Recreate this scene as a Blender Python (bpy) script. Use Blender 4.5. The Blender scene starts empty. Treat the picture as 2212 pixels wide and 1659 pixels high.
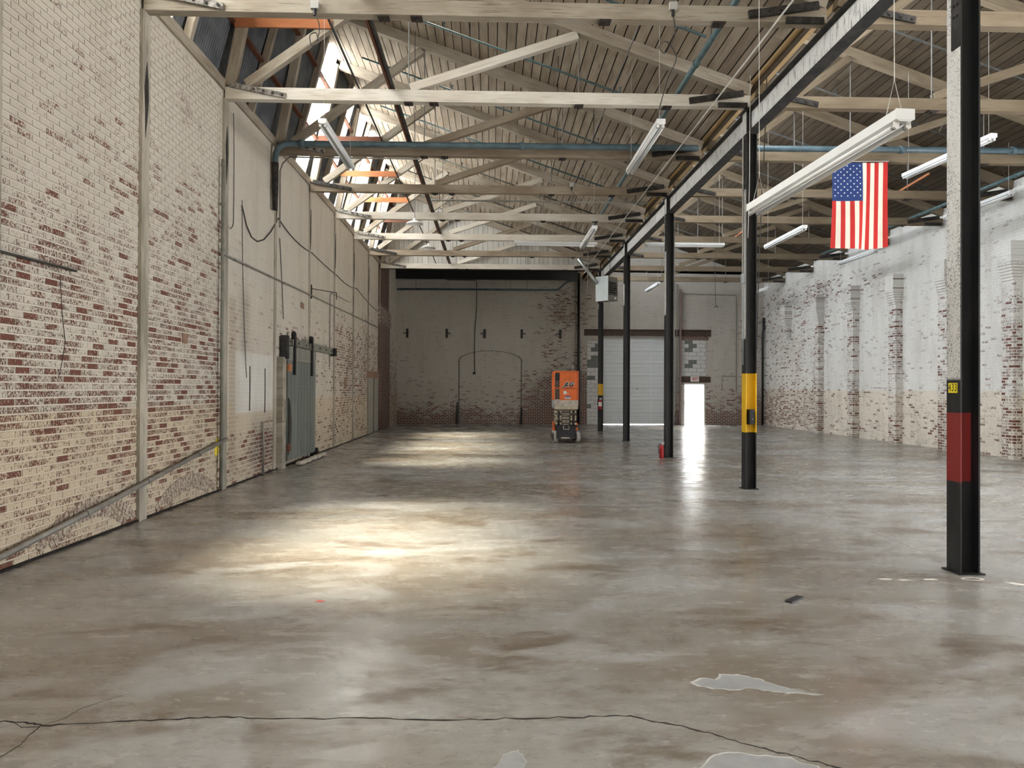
import bpy, bmesh, math, random
from mathutils import Vector, Matrix
rnd = random.Random(7)
D = bpy.data
SC = bpy.context.scene
COL = SC.collection

# ------------------------------------------------------------------ camera
H = 1.72
YAW, PITCH, ROLL, FPX = .0291, .0064, .0045, 1542.0
fw = Vector((math.sin(YAW)*math.cos(PITCH), math.cos(YAW)*math.cos(PITCH), math.sin(PITCH)))
rt = Vector((math.cos(YAW), -math.sin(YAW), 0))
up = rt.cross(fw)
rt, up = rt*math.cos(ROLL)+up*math.sin(ROLL), -rt*math.sin(ROLL)+up*math.cos(ROLL)
cam = D.cameras.new('camera'); cam.sensor_width = 36; cam.lens = 36*FPX/2212
cam.clip_start = .05; cam.clip_end = 500
co = D.objects.new('camera', cam); COL.objects.link(co)
co.matrix_world = Matrix(((rt.x, up.x, -fw.x, 0), (rt.y, up.y, -fw.y, 0), (rt.z, up.z, -fw.z, H), (0, 0, 0, 1)))
SC.camera = co

# ------------------------------------------------------------------ sky, sun, exposure
SKY = 11.0
w = D.worlds.new('sky'); SC.world = w; w.use_nodes = True
bg = w.node_tree.nodes['Background']; bg.inputs[0].default_value = (.97, .98, 1.0, 1); bg.inputs[1].default_value = SKY
sun = D.lights.new('sun', 'SUN'); sun.energy = 32; sun.angle = math.radians(17); sun.color = (1, .91, .74)
so = D.objects.new('sun', sun); COL.objects.link(so)
so.rotation_euler = Vector((2.8, -.35, -8.0)).to_track_quat('-Z', 'Y').to_euler()
so.location = (-12, 10, 25)
def portal(name, loc, nrm, sx, sy, upv='Z'):
    """a sky portal in an opening: it guides sky sampling and gives off no light itself"""
    l = D.lights.new(name, 'AREA'); l.shape = 'RECTANGLE'; l.size = sx; l.size_y = sy
    l.cycles.is_portal = True
    o = D.objects.new(name, l); COL.objects.link(o); o.location = loc
    o.rotation_euler = Vector(nrm).to_track_quat('-Z', 'Y').to_euler()
    return o
vs = SC.view_settings
vs.view_transform = 'Standard'; vs.look = 'None'; vs.exposure = .92; vs.gamma = 1; vs.use_curve_mapping = False
SC.cycles.max_bounces = 6; SC.cycles.diffuse_bounces = 4; SC.cycles.use_adaptive_sampling = True; SC.cycles.adaptive_threshold = .18; SC.cycles.adaptive_min_samples = 16; SC.cycles.glossy_bounces = 3
SC.cycles.transparent_max_bounces = 8; SC.cycles.sample_clamp_indirect = 6
SC.cycles.use_denoising = True
SC.cycles.caustics_reflective = False; SC.cycles.caustics_refractive = False

# ------------------------------------------------------------------ layout constants
XL, XR, XP, YF, YB = -4.53, 13.27, 13.05, 34.4, -6.0
XC0, CW, CD = 4.39, .19, .20                       # column left face, width, depth
COLY = [6.558+5.634*i for i in range(5)]
TRY = [9.375+2.817*i for i in range(8)]            # truss positions
TZ0, TZ1 = 6.58, 6.78                              # tie beam
XH, XH2 = -4.5, 4.58                               # heel of the trusses in either bay
GY = 29.3                                          # boarded gable
def rz(dx): return 8.42-.349*(dx-4.5)              # rafter centre height over distance from the heel

# ------------------------------------------------------------------ node helper
class G:
    def __init__(s, name):
        s.m = D.materials.new(name); s.m.use_nodes = True; s.t = s.m.node_tree
        s.b = s.t.nodes['Principled BSDF']; s.out = s.t.nodes['Material Output']
    def n(s, typ, **kw):
        nd = s.t.nodes.new(typ)
        for k, v in kw.items(): setattr(nd, k, v)
        return nd
    def set(s, sock, v):
        if isinstance(v, bpy.types.NodeSocket): s.t.links.new(v, sock)
        elif v is not None:
            if sock.type == 'RGBA' and len(v) == 3: v = (*v, 1)
            sock.default_value = v
    def math(s, op, a, b=None, c=None, clamp=False):
        nd = s.n('ShaderNodeMath', operation=op, use_clamp=clamp)
        for i, v in enumerate((a, b, c)):
            if v is not None: s.set(nd.inputs[i], v)
        return nd.outputs[0]
    def mix(s, f, a, b, mode='MIX'):
        nd = s.n('ShaderNodeMix', data_type='RGBA', blend_type=mode)
        s.set(nd.inputs[0], f); s.set(nd.inputs[6], a); s.set(nd.inputs[7], b)
        return nd.outputs[2]
    def noise(s, vec, scale, detail=3, rough=.55, col=False, dist=0):
        nd = s.n('ShaderNodeTexNoise'); s.set(nd.inputs['Vector'], vec)
        nd.inputs['Scale'].default_value = scale; nd.inputs['Detail'].default_value = detail
        nd.inputs['Roughness'].default_value = rough; nd.inputs['Distortion'].default_value = dist
        return nd.outputs['Color' if col else 'Fac']
    def mr(s, v, a, b, c=0., d=1., smooth=True):
        nd = s.n('ShaderNodeMapRange', interpolation_type='SMOOTHSTEP' if smooth else 'LINEAR')
        s.set(nd.inputs[0], v)
        for i, q in zip((1, 2, 3, 4), (a, b, c, d)): s.set(nd.inputs[i], q)
        return nd.outputs[0]
    def scale(s, vec, sc, loc=(0, 0, 0)):
        nd = s.n('ShaderNodeMapping'); s.set(nd.inputs[0], vec)
        nd.inputs['Scale'].default_value = sc; nd.inputs['Location'].default_value = loc
        return nd.outputs[0]
    def pos(s): return s.n('ShaderNodeNewGeometry').outputs['Position']
    def sep(s, v):
        nd = s.n('ShaderNodeSeparateXYZ'); s.set(nd.inputs[0], v); return nd.outputs
    def comb(s, x, y, z=0.):
        nd = s.n('ShaderNodeCombineXYZ')
        for i, v in enumerate((x, y, z)): s.set(nd.inputs[i], v)
        return nd.outputs[0]
    def rand(s): return s.n('ShaderNodeObjectInfo').outputs['Random']
    def objv(s, shift=43.):
        """object coordinates, moved by a per-object random amount"""
        tc = s.n('ShaderNodeTexCoord').outputs['Object']
        r = s.math('MULTIPLY', s.rand(), shift)
        nd = s.n('ShaderNodeVectorMath', operation='ADD'); s.set(nd.inputs[0], tc); s.set(nd.inputs[1], s.comb(r, r, r))
        return nd.outputs[0]
    def box(s, u, v, u0, u1, v0, v1, soft):
        a = s.mr(u, u0-soft, u0+soft); b = s.mr(u, u1-soft, u1+soft, 1., 0.)
        c = s.mr(v, v0-soft, v0+soft); d = s.mr(v, v1-soft, v1+soft, 1., 0.)
        return s.math('MULTIPLY', s.math('MULTIPLY', a, b), s.math('MULTIPLY', c, d))
    def bump(s, h, strength, dist=.01):
        nd = s.n('ShaderNodeBump'); nd.inputs['Strength'].default_value = strength; nd.inputs['Distance'].default_value = dist
        s.set(nd.inputs['Height'], h); s.set(s.b.inputs['Normal'], nd.outputs[0])
    def fin(s, col=None, rough=None, metal=None, spec=None):
        if col is not None: s.set(s.b.inputs['Base Color'], col)
        if rough is not None: s.set(s.b.inputs['Roughness'], rough)
        if metal is not None: s.set(s.b.inputs['Metallic'], metal)
        if spec is not None: s.set(s.b.inputs['Specular IOR Level'], spec)
        return s.m

BW, BH = .22, .0765                                # brick pitch and course height
def painted_brick(name, axis, th, zprof, boxes=(), paints=(), hi=(.56, .52, .45), lo=(.55, .465, .345), zs=1.46, mortar=1.0, smallpits=0.):
    """whitewash flaking off red brick.  zprof: (height, extra exposure) pairs; boxes: patches that flaked more or less"""
    g = G(name); p = g.sep(g.pos()); u = p[1] if axis == 'Y' else p[0] if axis == 'X' else g.math('ADD', p[0], p[1]); v = p[2]
    uv = g.comb(u, v)
    br = g.n('ShaderNodeTexBrick', offset=.5, offset_frequency=2, squash=1.0, squash_frequency=2)
    g.set(br.inputs['Vector'], uv)
    for k, q in (('Color1', (0, 0, 0, 1)), ('Color2', (1, 1, 1, 1)), ('Mortar', (.5, .5, .5, 1)), ('Scale', 1.), ('Mortar Size', .0105), ('Mortar Smooth', .5), ('Bias', 0.), ('Brick Width', BW), ('Row Height', BH)):
        br.inputs[k].default_value = q
    rb = g.sep(br.outputs['Color'])[0]; mo = br.outputs['Fac']
    fine = g.noise(g.comb(g.math('MULTIPLY', u, 1.7), v), 30, 5, .74)
    spots = g.noise(uv, 9, 2, .5)
    reg = g.noise(uv, .55, 3, .6)
    ramp = g.n('ShaderNodeValToRGB'); zmax = zprof[-1][0]
    g.set(ramp.inputs[0], g.math('DIVIDE', v, zmax))
    el = ramp.color_ramp.elements
    while len(el) < len(zprof): el.new(.5)
    for e, (z, q) in zip(el, zprof): e.position = min(1, max(0, z/zmax)); e.color = (q, q, q, 1)
    e = g.math('MULTIPLY_ADD', fine, 1.0, g.math('MULTIPLY_ADD', g.mr(rb, .86, .9), .065, g.math('MULTIPLY', rb, .13)))
    e = g.math('MULTIPLY_ADD', reg, .22, e)
    e = g.math('MULTIPLY_ADD', spots, .22, e)
    e = g.math('ADD', e, g.sep(ramp.outputs[0])[0])
    for (u0, u1, v0, v1, soft, amt) in boxes:
        e = g.math('MULTIPLY_ADD', g.box(u, v, u0, u1, v0, v1, soft), amt, e)
    e = g.math('MULTIPLY_ADD', mo, -.42*mortar, e)
    ex = g.mr(e, th-.02, th+.02)
    edge = g.math('MULTIPLY', g.mr(mo, .02, .3), g.mr(mo, .45, .95, 1., 0.))
    n2 = g.noise(uv, 40, 2)
    brick = g.mix(rb, (.075, .047, .039), (.165, .064, .045))
    brick = g.mix(g.mr(n2, .45, .75), brick, (.075, .052, .045))
    sm = g.noise(g.comb(g.math('MULTIPLY', u, 1.6), g.math('MULTIPLY', v, .35)), 1.3, 4, .65)
    paint = g.mix(g.mr(v, zs-.04, zs+.04), lo, hi)
    for (u0, u1, v0, v1, soft, c, amt) in paints:
        paint = g.mix(g.math('MULTIPLY', g.box(u, v, u0, u1, v0, v1, soft), amt), paint, c)
    paint = g.mix(g.mr(sm, .42, .72, 0., .34), paint, (.34, .30, .24))
    paint = g.mix(g.mr(fine, .38, .3, 0., .25), paint, (.2, .16, .13))
    paint = g.mix(g.math('MULTIPLY', mo, .35), paint, (.74, .70, .63))
    paint = g.mix(g.math('MULTIPLY', edge, g.mr(spots, .35, .7, .15, .7)), paint, (.17, .135, .105))  # shadow lines along the brick edges, put into the paint colour
    hgt = g.math('MULTIPLY_ADD', ex, -.55, g.math('MULTIPLY_ADD', fine, .5, g.math('MULTIPLY', mo, -.9)))
    g.bump(hgt, .55, .008)
    return g.fin(g.mix(ex, paint, brick), .88, spec=.25)

def wood(name, c1, c2, c3, gr=(1.2, 22, 22), rough=.8, streak=.5, lift=0.):
    """sawn timber, grain along local X"""
    g = G(name); o = g.objv()
    a = g.noise(g.scale(o, gr), 1.6, 4, .62); b = g.noise(g.scale(o, (.9, 3, 3)), 1.1, 3, .55)
    c = g.mix(g.mr(b, .35, .68), c1, c2)
    c = g.mix(g.mr(a, .5, .74, 0., streak), c, c3)
    c = g.mix(g.math('MULTIPLY', g.math('SUBTRACT', g.rand(), .3), .45, clamp=True), c, c3)
    g.bump(a, .3, .006)
    return g.fin(c, rough, spec=.25)

def plain(name, c, rough=.5, metal=0., var=.25, sc=6., spec=.4, c2=None):
    g = G(name); n = g.noise(g.objv(), sc, 4, .6)
    d = c2 or tuple(q*(1-var) for q in c)
    col = g.mix(g.mr(n, .35, .7), c, d)
    return g.fin(col, rough, metal, spec)

def glow_free(name, c, rough=.3): return plain(name, c, rough, 0, .04, 3, .5)

M = {}
# left wall: dense flaking between knee height and 4 m, nearly whole paint above
M['brick_left'] = painted_brick('painted_brick_west', 'Y', .975,
    [(0, .13), (.9, .155), (1.6, .18), (2.4, .18), (3.4, .14), (4.4, .08), (5.2, .02), (7.0, 0)],
    boxes=[(12.3, 20.4, 1.0, 7.2, .5, -.12), (12.3, 15.2, .9, 2.4, .1, -.12), (20.5, 28.6, 4.0, 7, .4, -.06), (20.5, 28.6, .2, 3.8, .3, .0), (13.6, 15.0, .1, 1.15, .3, .10)],
    paints=[(12.75, 15.05, 1.25, 2.36, .03, (.66, .65, .61), .9), (12.45, 12.8, .2, 3.3, .08, (.30, .235, .16), .55), (13.0, 13.5, 2.3, 3.5, .25, (.19, .16, .12), .55), (13.6, 15.1, .1, 1.2, .35, (.25, .23, .2), .6)])
M['brick_right'] = painted_brick('painted_brick_east', 'Y', 1.0,
    [(0, .14), (.8, .13), (1.7, .11), (1.85, .05), (4.0, .05), (5.4, .05), (7.0, .02)],
    boxes=[(27.6, 34.6, 3.2, 6.4, .5, .10), (28.4, 34.6, 0, 3.2, .4, .09), (23.5, 30, 5.2, 6.1, .2, .08)], hi=(.72, .72, .69), lo=(.72, .66, .56), zs=1.72)
M['brick_pilaster'] = painted_brick('painted_brick_pilaster', 'XY', .965, [(0, .2), (2, .16), (4.3, .14), (4.6, 0), (6, 0)], hi=(.70, .69, .66), lo=(.69, .64, .56), zs=1.6)
M['brick_far'] = painted_brick('painted_brick_north', 'X', 1.0,
    [(0, .32), (.45, .27), (.8, .17), (1.6, .08), (2.6, .03), (6, .01), (8, 0)],
    boxes=[(2.3, 4.9, .0, 6.6, .7, .13), (3.0, 4.9, 4.8, 6.4, .4, .08), (1.4, 4.9, 0, 2.6, .4, .12), (10.2, 13.5, -.5, 1.6, .3, .05), (12.2, 13.4, 0, 6.5, .3, .09)], hi=(.46, .435, .39), lo=(.44, .41, .365), zs=2.0)
M['brick_red'] = painted_brick('bare_red_brick', 'XY', .77, [(0, .2), (4.2, .15), (4.5, 0), (5.0, 0), (5.2, .2), (8, .2)], hi=(.48, .44, .39), lo=(.46, .42, .37), mortar=.55)
M['brick_arch'] = plain('flaked_brick_arch', (.50, .45, .37), .9, 0, .0, 26, .2, c2=(.16, .085, .065))

g = G('polished_concrete'); P = g.pos(); q = g.scale(P, (.55, 1.0, 1.0))
a = g.noise(q, .45, 5, .62); b = g.noise(q, 1.7, 5, .68, dist=.6); c = g.noise(g.scale(P, (.8, 2.6, 1)), 2.2, 5, .7); f = g.noise(P, 34, 3, .6); cl = g.noise(q, .9, 4, .55, dist=1.2)
col = g.mix(g.mr(a, .40, .58), (.195, .170, .138), (.290, .283, .264))
col = g.mix(g.mr(b, .5, .66, 0., .8), col, (.118, .088, .062))
col = g.mix(g.mr(c, .50, .70, 0., .65), col, (.345, .336, .312))
col = g.mix(g.mr(cl, .53, .64, 0., .62), col, (.375, .38, .378))
d9 = g.noise(g.scale(P, (1, 2.2, 1)), 8.5, 5, .75)
col = g.mix(g.mr(d9, .52, .72, 0., .45), col, (.13, .105, .08))
col = g.mix(g.mr(d9, .47, .30, 0., .35), col, (.42, .415, .40))
col = g.mix(g.mr(f, .55, .8, 0., .4), col, (.12, .10, .08))
ro = g.mr(g.math('MULTIPLY_ADD', c, .5, g.math('MULTIPLY', b, .5)), .35, .65, .17, .36)
g.bump(g.math('MULTIPLY_ADD', f, .15, c), .10, .004)
M['archline'] = plain('dirty_arch_joint', (.17, .15, .125), .9, var=.4, sc=12)
M['floor'] = g.fin(col, ro, spec=.45)
M['crack'] = plain('crack_dirt', (.016, .013, .010), .95)
M['joint'] = plain('filled_joint', (.34, .33, .31), .7, var=.5, sc=9)
M['lime'] = plain('lime_residue', (.31, .318, .322), .5, var=.18, sc=7)
M['limeedge'] = plain('lime_rim', (.52, .525, .515), .6, var=.15, sc=20)
M['spot'] = plain('white_paint_spot', (.74, .71, .66), .6, var=.1)
M['redspot'] = plain('red_paint_spot', (.45, .04, .05), .6)
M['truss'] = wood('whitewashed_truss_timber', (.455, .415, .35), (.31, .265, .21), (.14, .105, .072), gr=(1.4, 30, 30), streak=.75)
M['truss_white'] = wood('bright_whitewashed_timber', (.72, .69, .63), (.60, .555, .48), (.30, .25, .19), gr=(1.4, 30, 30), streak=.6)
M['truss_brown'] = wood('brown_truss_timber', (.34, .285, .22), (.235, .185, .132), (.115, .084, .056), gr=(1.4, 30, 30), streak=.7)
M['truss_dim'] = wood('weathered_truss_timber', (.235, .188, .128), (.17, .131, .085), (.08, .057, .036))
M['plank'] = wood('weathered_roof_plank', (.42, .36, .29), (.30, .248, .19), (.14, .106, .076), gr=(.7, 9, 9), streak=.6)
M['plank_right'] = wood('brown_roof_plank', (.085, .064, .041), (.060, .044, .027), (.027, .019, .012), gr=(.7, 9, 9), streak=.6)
M['deck'] = wood('roof_felt_backing', (.05, .043, .036), (.035, .03, .026), (.02, .018, .015))
M['gable'] = wood('whitewashed_gable_plank', (.56, .55, .52), (.47, .455, .42), (.30, .275, .235), gr=(.7, 9, 9))
M['newwood'] = wood('fresh_yellow_plank', (.62, .46, .25), (.52, .36, .18), (.40, .26, .12))
M['orange'] = wood('orange_stained_plank', (.48, .20, .085), (.37, .14, .06), (.25, .09, .045))
M['darkred'] = wood('dark_red_plank', (.17, .07, .04), (.13, .055, .034), (.075, .035, .022))
M['post'] = wood('flaking_wall_post', (.46, .42, .35), (.27, .25, .205), (.13, .12, .10), gr=(1.4, 26, 26), streak=.8)
M['char'] = plain('charred_timber', (.014, .013, .012), .75, c2=(.05, .045, .04), sc=9)
M['strap'] = plain('sooty_whitewashed_strap', (.34, .32, .29), .7, c2=(.06, .055, .05), sc=14)
M['bolt'] = plain('rusty_iron', (.035, .026, .022), .7)
M['rod'] = plain('dull_steel_rod', (.17, .165, .155), .5, .3)
M['black'] = plain('black_steel', (.008, .008, .009), .45, sc=8, c2=(.017, .016, .015))
M['blacksoot'] = plain('sooty_iron', (.012, .012, .012), .7, c2=(.04, .038, .036))
M['teal'] = plain('teal_pipe_paint', (.085, .145, .155), .5, var=.35, sc=5)
M['bluepipe'] = plain('blue_grey_pipe_paint', (.085, .135, .16), .45, var=.35, sc=4)
M['darkpipe'] = plain('dark_sprinkler_pipe', (.045, .05, .052), .6, c2=(.075, .07, .06))
M['conduit'] = plain('grey_conduit', (.26, .25, .225), .5, .2, var=.3)
M['greenpipe'] = plain('green_grey_conduit', (.155, .165, .135), .6, c2=(.23, .22, .185), sc=7)
M['wire'] = plain('dark_wire', (.045, .042, .038), .6)
M['wirelight'] = plain('pale_wire', (.55, .54, .5), .5)
M['white'] = plain('white_enamel', (.80, .82, .83), .32, var=.06, sc=4)
M['tube'] = plain('fluorescent_tube_glass', (.83, .85, .86), .18, var=.02)
M['sock'] = plain('lamp_socket', (.70, .70, .68), .4, var=.1)
M['dark'] = plain('dark_hole', (.01, .01, .01), .8)
M['zinc'] = plain('galvanised_steel', (.50, .53, .54), .32, .75, var=.2, sc=5)
M['heat'] = plain('pale_blue_grey_panel', (.56, .63, .66), .45, var=.05)
M['heatdark'] = plain('heater_grey', (.20, .19, .165), .5, var=.2)
M['rolldoor'] = plain('pale_grey_door_panel', (.64, .67, .68), .45, var=.06, sc=2)
M['rollrib'] = plain('door_rib', (.72, .74, .745), .45, var=.06)
M['barn'] = wood('grey_green_door_plank', (.185, .20, .18), (.145, .16, .145), (.09, .10, .09), gr=(.7, 9, 9), streak=.5)
M['barnframe'] = wood('grey_green_door_frame', (.25, .25, .215), (.2, .2, .175), (.12, .12, .1))
M['cmuw'] = plain('white_block', (.60, .595, .58), .85, var=.12, sc=9)
M['cmug'] = plain('grey_block', (.17, .18, .17), .85, var=.15)
M['cmum'] = plain('block_mortar', (.24, .22, .2), .9)
M['rust'] = plain('brown_steel_lintel', (.052, .032, .024), .65, c2=(.085, .05, .036))
M['lilac'] = plain('mauve_steel_post', (.23, .165, .145), .55, var=.2)
M['orange_paint'] = plain('orange_lift_paint', (.72, .155, .035), .42, var=.12, sc=5)
M['cream'] = plain('cream_lift_paint', (.55, .50, .37), .45, var=.3, sc=6)
M['greyplate'] = plain('scuffed_grey_plate', (.52, .47, .40), .5, var=.35, sc=8)
M['rubber'] = plain('pale_tyre_rubber', (.40, .39, .36), .75, var=.2)
M['hub'] = plain('dark_hub', (.03, .03, .035), .5)
M['sticker'] = plain('white_sticker', (.75, .74, .7), .5, var=.05)
M['inkblue'] = plain('blue_ink', (.05, .09, .35), .5)
M['ink'] = plain('black_ink', (.015, .015, .018), .5)
M['inkwhite'] = plain('white_ink', (.82, .82, .8), .5, var=.03)
M['red_ext'] = plain('red_extinguisher', (.33, .012, .015), .3, var=.1)
M['exitred'] = plain('exit_red', (.5, .02, .03), .5)
M['exitwhite'] = plain('exit_white', (.78, .76, .72), .5, var=.05)
M['tagyellow'] = plain('tag_yellow', (.83, .68, .03), .45, var=.05)
M['flagred'] = plain('flag_red', (.50, .022, .018), .8, var=.12, sc=3)
M['flagwhite'] = plain('flag_white', (.74, .68, .57), .8, var=.08, sc=3)
M['flagblue'] = plain('flag_blue', (.016, .040, .155), .8, var=.15, sc=3)
M['bag'] = plain('pale_sandbag', (.48, .45, .38), .9, var=.3, sc=14)
M['box_grey'] = plain('grey_junction_box', (.45, .45, .43), .5, var=.1)
M['steelblue'] = plain('grey_blue_box', (.33, .37, .40), .5, var=.1)
M['cavity'] = plain('raw_brick_brown', (.30, .19, .135), .9, var=.3)
M['ply'] = plain('grey_boarding', (.34, .33, .28), .8, var=.2)
M['ground'] = plain('sunlit_gravel', (.55, .52, .47), .95, var=.2, sc=3)
M['leaf'] = plain('shrub_leaf', (.16, .30, .07), .7, var=.4)
M['grassout'] = plain('lawn', (.20, .32, .09), .9, var=.3)
M['doorwhite'] = plain('white_door_leaf', (.72, .71, .68), .5, var=.06)

g = G('corrugated_steel'); n = g.noise(g.objv(), 3, 4)
M['corr'] = g.fin(g.mix(g.mr(n, .35, .7), (.105, .115, .125), (.055, .06, .068)), .5, .35)
g = G('translucent_sheet')                         # clear corrugated plastic: lets the sky straight through
tr = g.n('ShaderNodeBsdfTransparent'); tr.inputs[0].default_value = (.93, .93, .90, 1)
tl = g.n('ShaderNodeBsdfTranslucent'); tl.inputs[0].default_value = (.85, .86, .82, 1)
mx = g.n('ShaderNodeMixShader'); mx.inputs[0].default_value = .25
g.t.links.new(tr.outputs[0], mx.inputs[1]); g.t.links.new(tl.outputs[0], mx.inputs[2]); g.t.links.new(mx.outputs[0], g.out.inputs[0])
M['clear'] = g.m

g = G('fill_light_pane')                              # added fill light: glowing panes set into the far bay's steep face
g.b.inputs['Emission Color'].default_value = (.9, .95, 1, 1); g.b.inputs['Emission Strength'].default_value = 5.4
M['fill_glow'] = g.fin((.5, .5, .5), .5)

def worn_girder():
    g = G('worn_white_girder'); p = g.pos(); s = g.sep(p)
    n = g.noise(g.comb(g.math('MULTIPLY', s[1], 9.), g.math('MULTIPLY', s[2], 1.3), s[0]), 2.2, 5, .7)
    f = g.noise(p, 55, 3, .7)
    c = g.mix(g.mr(n, .50, .68), (.78, .79, .79), (.16, .16, .16))
    c = g.mix(g.mr(f, .58, .68, 0., .5), c, (.05, .05, .05))
    return g.fin(c, .5, spec=.4)
M['girder'] = worn_girder()

def column_mat(name, bands, worn):
    """black column; bands: (z0, z1, colour) paint rings; worn: whitish flaking, with the west-side light painted in, above that height"""
    g = G(name); p = g.pos(); s = g.sep(p); z = s[2]
    f = g.noise(p, 60, 4, .75); n = g.noise(g.scale(p, (3, 3, .8)), 2, 4, .65)
    c = g.mix(g.mr(n, .4, .7), (.009, .0095, .0105), (.02, .02, .021))
    west = g.mr(s[0], XC0+.01, XC0+.014, 1., 0.)
    if worn is not None:
        nx = g.sep(g.n('ShaderNodeNewGeometry').outputs['Normal'])[0]
        fl = g.math('MULTIPLY', g.mr(g.math('MULTIPLY_ADD', n, .35, f), .47, .70), g.mr(z, worn-.02, worn+.02))
        fl = g.math('MULTIPLY', g.math('MULTIPLY', fl, g.mr(nx, -.7, -.9)), west)        # flaking plus the skylit brightness of the west flange, put into its colour
        c = g.mix(fl, c, (.62, .62, .61))
    for (a, b, k) in bands:
        m = g.math('MULTIPLY', g.mr(z, a-.004, a+.004), g.mr(z, b-.004, b+.004, 1., 0.))
        if k[0] < .3: m = g.math('MULTIPLY', m, g.mr(s[0], XC0+CW-.03, XC0+CW-.02, 1., 0.))
        c = g.mix(m, c, g.mix(g.mr(f, .6, .72, 0., .5), k, (.04, .035, .03)))
    return g.fin(c, .5, spec=.4)

# ------------------------------------------------------------------ mesh helpers
class MB:
    def __init__(s): s.v = []; s.f = []; s.mi = []; s.cur = 0
    def add(s, vs, fs):
        b = len(s.v); s.v += [tuple(q) for q in vs]
        for f in fs: s.f.append(tuple(b+i for i in f)); s.mi.append(s.cur)
        return s
    def box(s, x0, x1, y0, y1, z0, z1):
        return s.add([(x0, y0, z0), (x1, y0, z0), (x1, y1, z0), (x0, y1, z0), (x0, y0, z1), (x1, y0, z1), (x1, y1, z1), (x0, y1, z1)],
                     [(0, 3, 2, 1), (4, 5, 6, 7), (0, 1, 5, 4), (1, 2, 6, 5), (2, 3, 7, 6), (3, 0, 4, 7)])
    def bar(s, p0, p1, a, b, up=(0, 0, 1)):
        """square bar from p0 to p1, a across, b along up"""
        p0, p1 = Vector(p0), Vector(p1); d = (p1-p0).normalized(); u = Vector(up); sd = d.cross(u)
        if sd.length < 1e-4: sd = d.cross(Vector((1, 0, 0)))
        sd.normalize(); u = sd.cross(d)
        vs = [p+sd*i*a/2+u*j*b/2 for p in (p0, p1) for i, j in ((-1, -1), (1, -1), (1, 1), (-1, 1))]
        return s.add(vs, [(0, 1, 2, 3), (7, 6, 5, 4), (0, 4, 5, 1), (1, 5, 6, 2), (2, 6, 7, 3), (3, 7, 4, 0)])
    def tube(s, pts, r, n=8, cap=True):
        pts = [Vector(p) for p in pts]; rings = []
        ref = None
        for i, p in enumerate(pts):
            d = ((pts[i+1]-p) if i == 0 else (p-pts[i-1]) if i == len(pts)-1 else (pts[i+1]-pts[i-1])).normalized()
            if ref is None: ref = d.orthogonal().normalized()
            ref = (ref-d*ref.dot(d)).normalized(); o = d.cross(ref)
            rr = r[i] if isinstance(r, (list, tuple)) else r
            rings.append([p+(ref*math.cos(2*math.pi*k/n)+o*math.sin(2*math.pi*k/n))*rr for k in range(n)])
        vs = [q for rg in rings for q in rg]
        fs = [(i*n+k, i*n+(k+1) % n, (i+1)*n+(k+1) % n, (i+1)*n+k) for i in range(len(pts)-1) for k in range(n)]
        if cap: fs += [tuple(range(n-1, -1, -1)), tuple((len(pts)-1)*n+k for k in range(n))]
        return s.add(vs, fs)
    def prism(s, poly, y0, y1, ax='Y'):
        """extrude a 2-D outline; ax is the extrusion axis"""
        n = len(poly)
        def P(a, b, t): return {'Y': (a, t, b), 'X': (t, a, b), 'Z': (a, b, t)}[ax]
        vs = [P(a, b, y0) for a, b in poly]+[P(a, b, y1) for a, b in poly]
        return s.add(vs, [tuple(range(n)), tuple(range(2*n-1, n-1, -1))]+[(i, n+i, n+(i+1) % n, (i+1) % n) for i in range(n)])
    def disc(s, c, ax, r, t, n=16):
        c = Vector(c); a = Vector(ax).normalized()
        return s.tube([c-a*t/2, c+a*t/2], r, n)
    def mesh(s, name, mats, smooth=False):
        me = D.meshes.new(name); me.from_pydata(s.v, [], s.f)
        for m in (mats if isinstance(mats, (list, tuple)) else [mats]): me.materials.append(M[m] if isinstance(m, str) else m)
        if isinstance(mats, (list, tuple)): me.polygons.foreach_set('material_index', s.mi)
        bm = bmesh.new(); bm.from_mesh(me); bmesh.ops.recalc_face_normals(bm, faces=bm.faces); bm.to_mesh(me); bm.free()
        if smooth:
            me.polygons.foreach_set('use_smooth', [len(f) == 4 for f in s.f])
        return me
    def build(s, name, mats, parent=None, smooth=False, loc=None):
        return link(name, s.mesh(name, mats, smooth), parent, loc)
def link(name, me, parent=None, loc=None):
    o = D.objects.new(name, me); COL.objects.link(o)
    if parent is not None: o.parent = parent
    if loc is not None: o.location = loc
    return o
def tag(o, label, cat, group=None, kind=None):
    o['label'] = label
    if cat: o['category'] = cat
    if group: o['group'] = group
    if kind: o['kind'] = kind
    return o
def struct(o, label=None):
    o['kind'] = 'structure'
    if label: o['label'] = label
    return o
def empty(name, loc): 
    o = D.objects.new(name, None); COL.objects.link(o); o.location = loc; o.empty_display_size = .2
    return o
_cache = {}
def beam(name, p0, p1, hgt, dep, mat, parent=None, updir=(0, 0, 1), key=None):
    """timber from p0 to p1 (centre line) as its own object, grain along local X"""
    p0, p1 = Vector(p0), Vector(p1); d = p1-p0; L = d.length; x = d/L
    y = Vector(updir).cross(x)
    if y.length < 1e-4: y = Vector((0, 1, 0)).cross(x)
    y.normalize(); z = x.cross(y)
    k = (round(L, 3), hgt, dep, mat)
    if k not in _cache: _cache[k] = MB().box(0, L, -dep/2, dep/2, -hgt/2, hgt/2).mesh(name, mat)
    o = link(name, _cache[k], parent)
    m = Matrix.Identity(4); m.col[0][:3] = x; m.col[1][:3] = y; m.col[2][:3] = z; m.col[3][:3] = p0
    o.matrix_local = m
    return o
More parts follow.
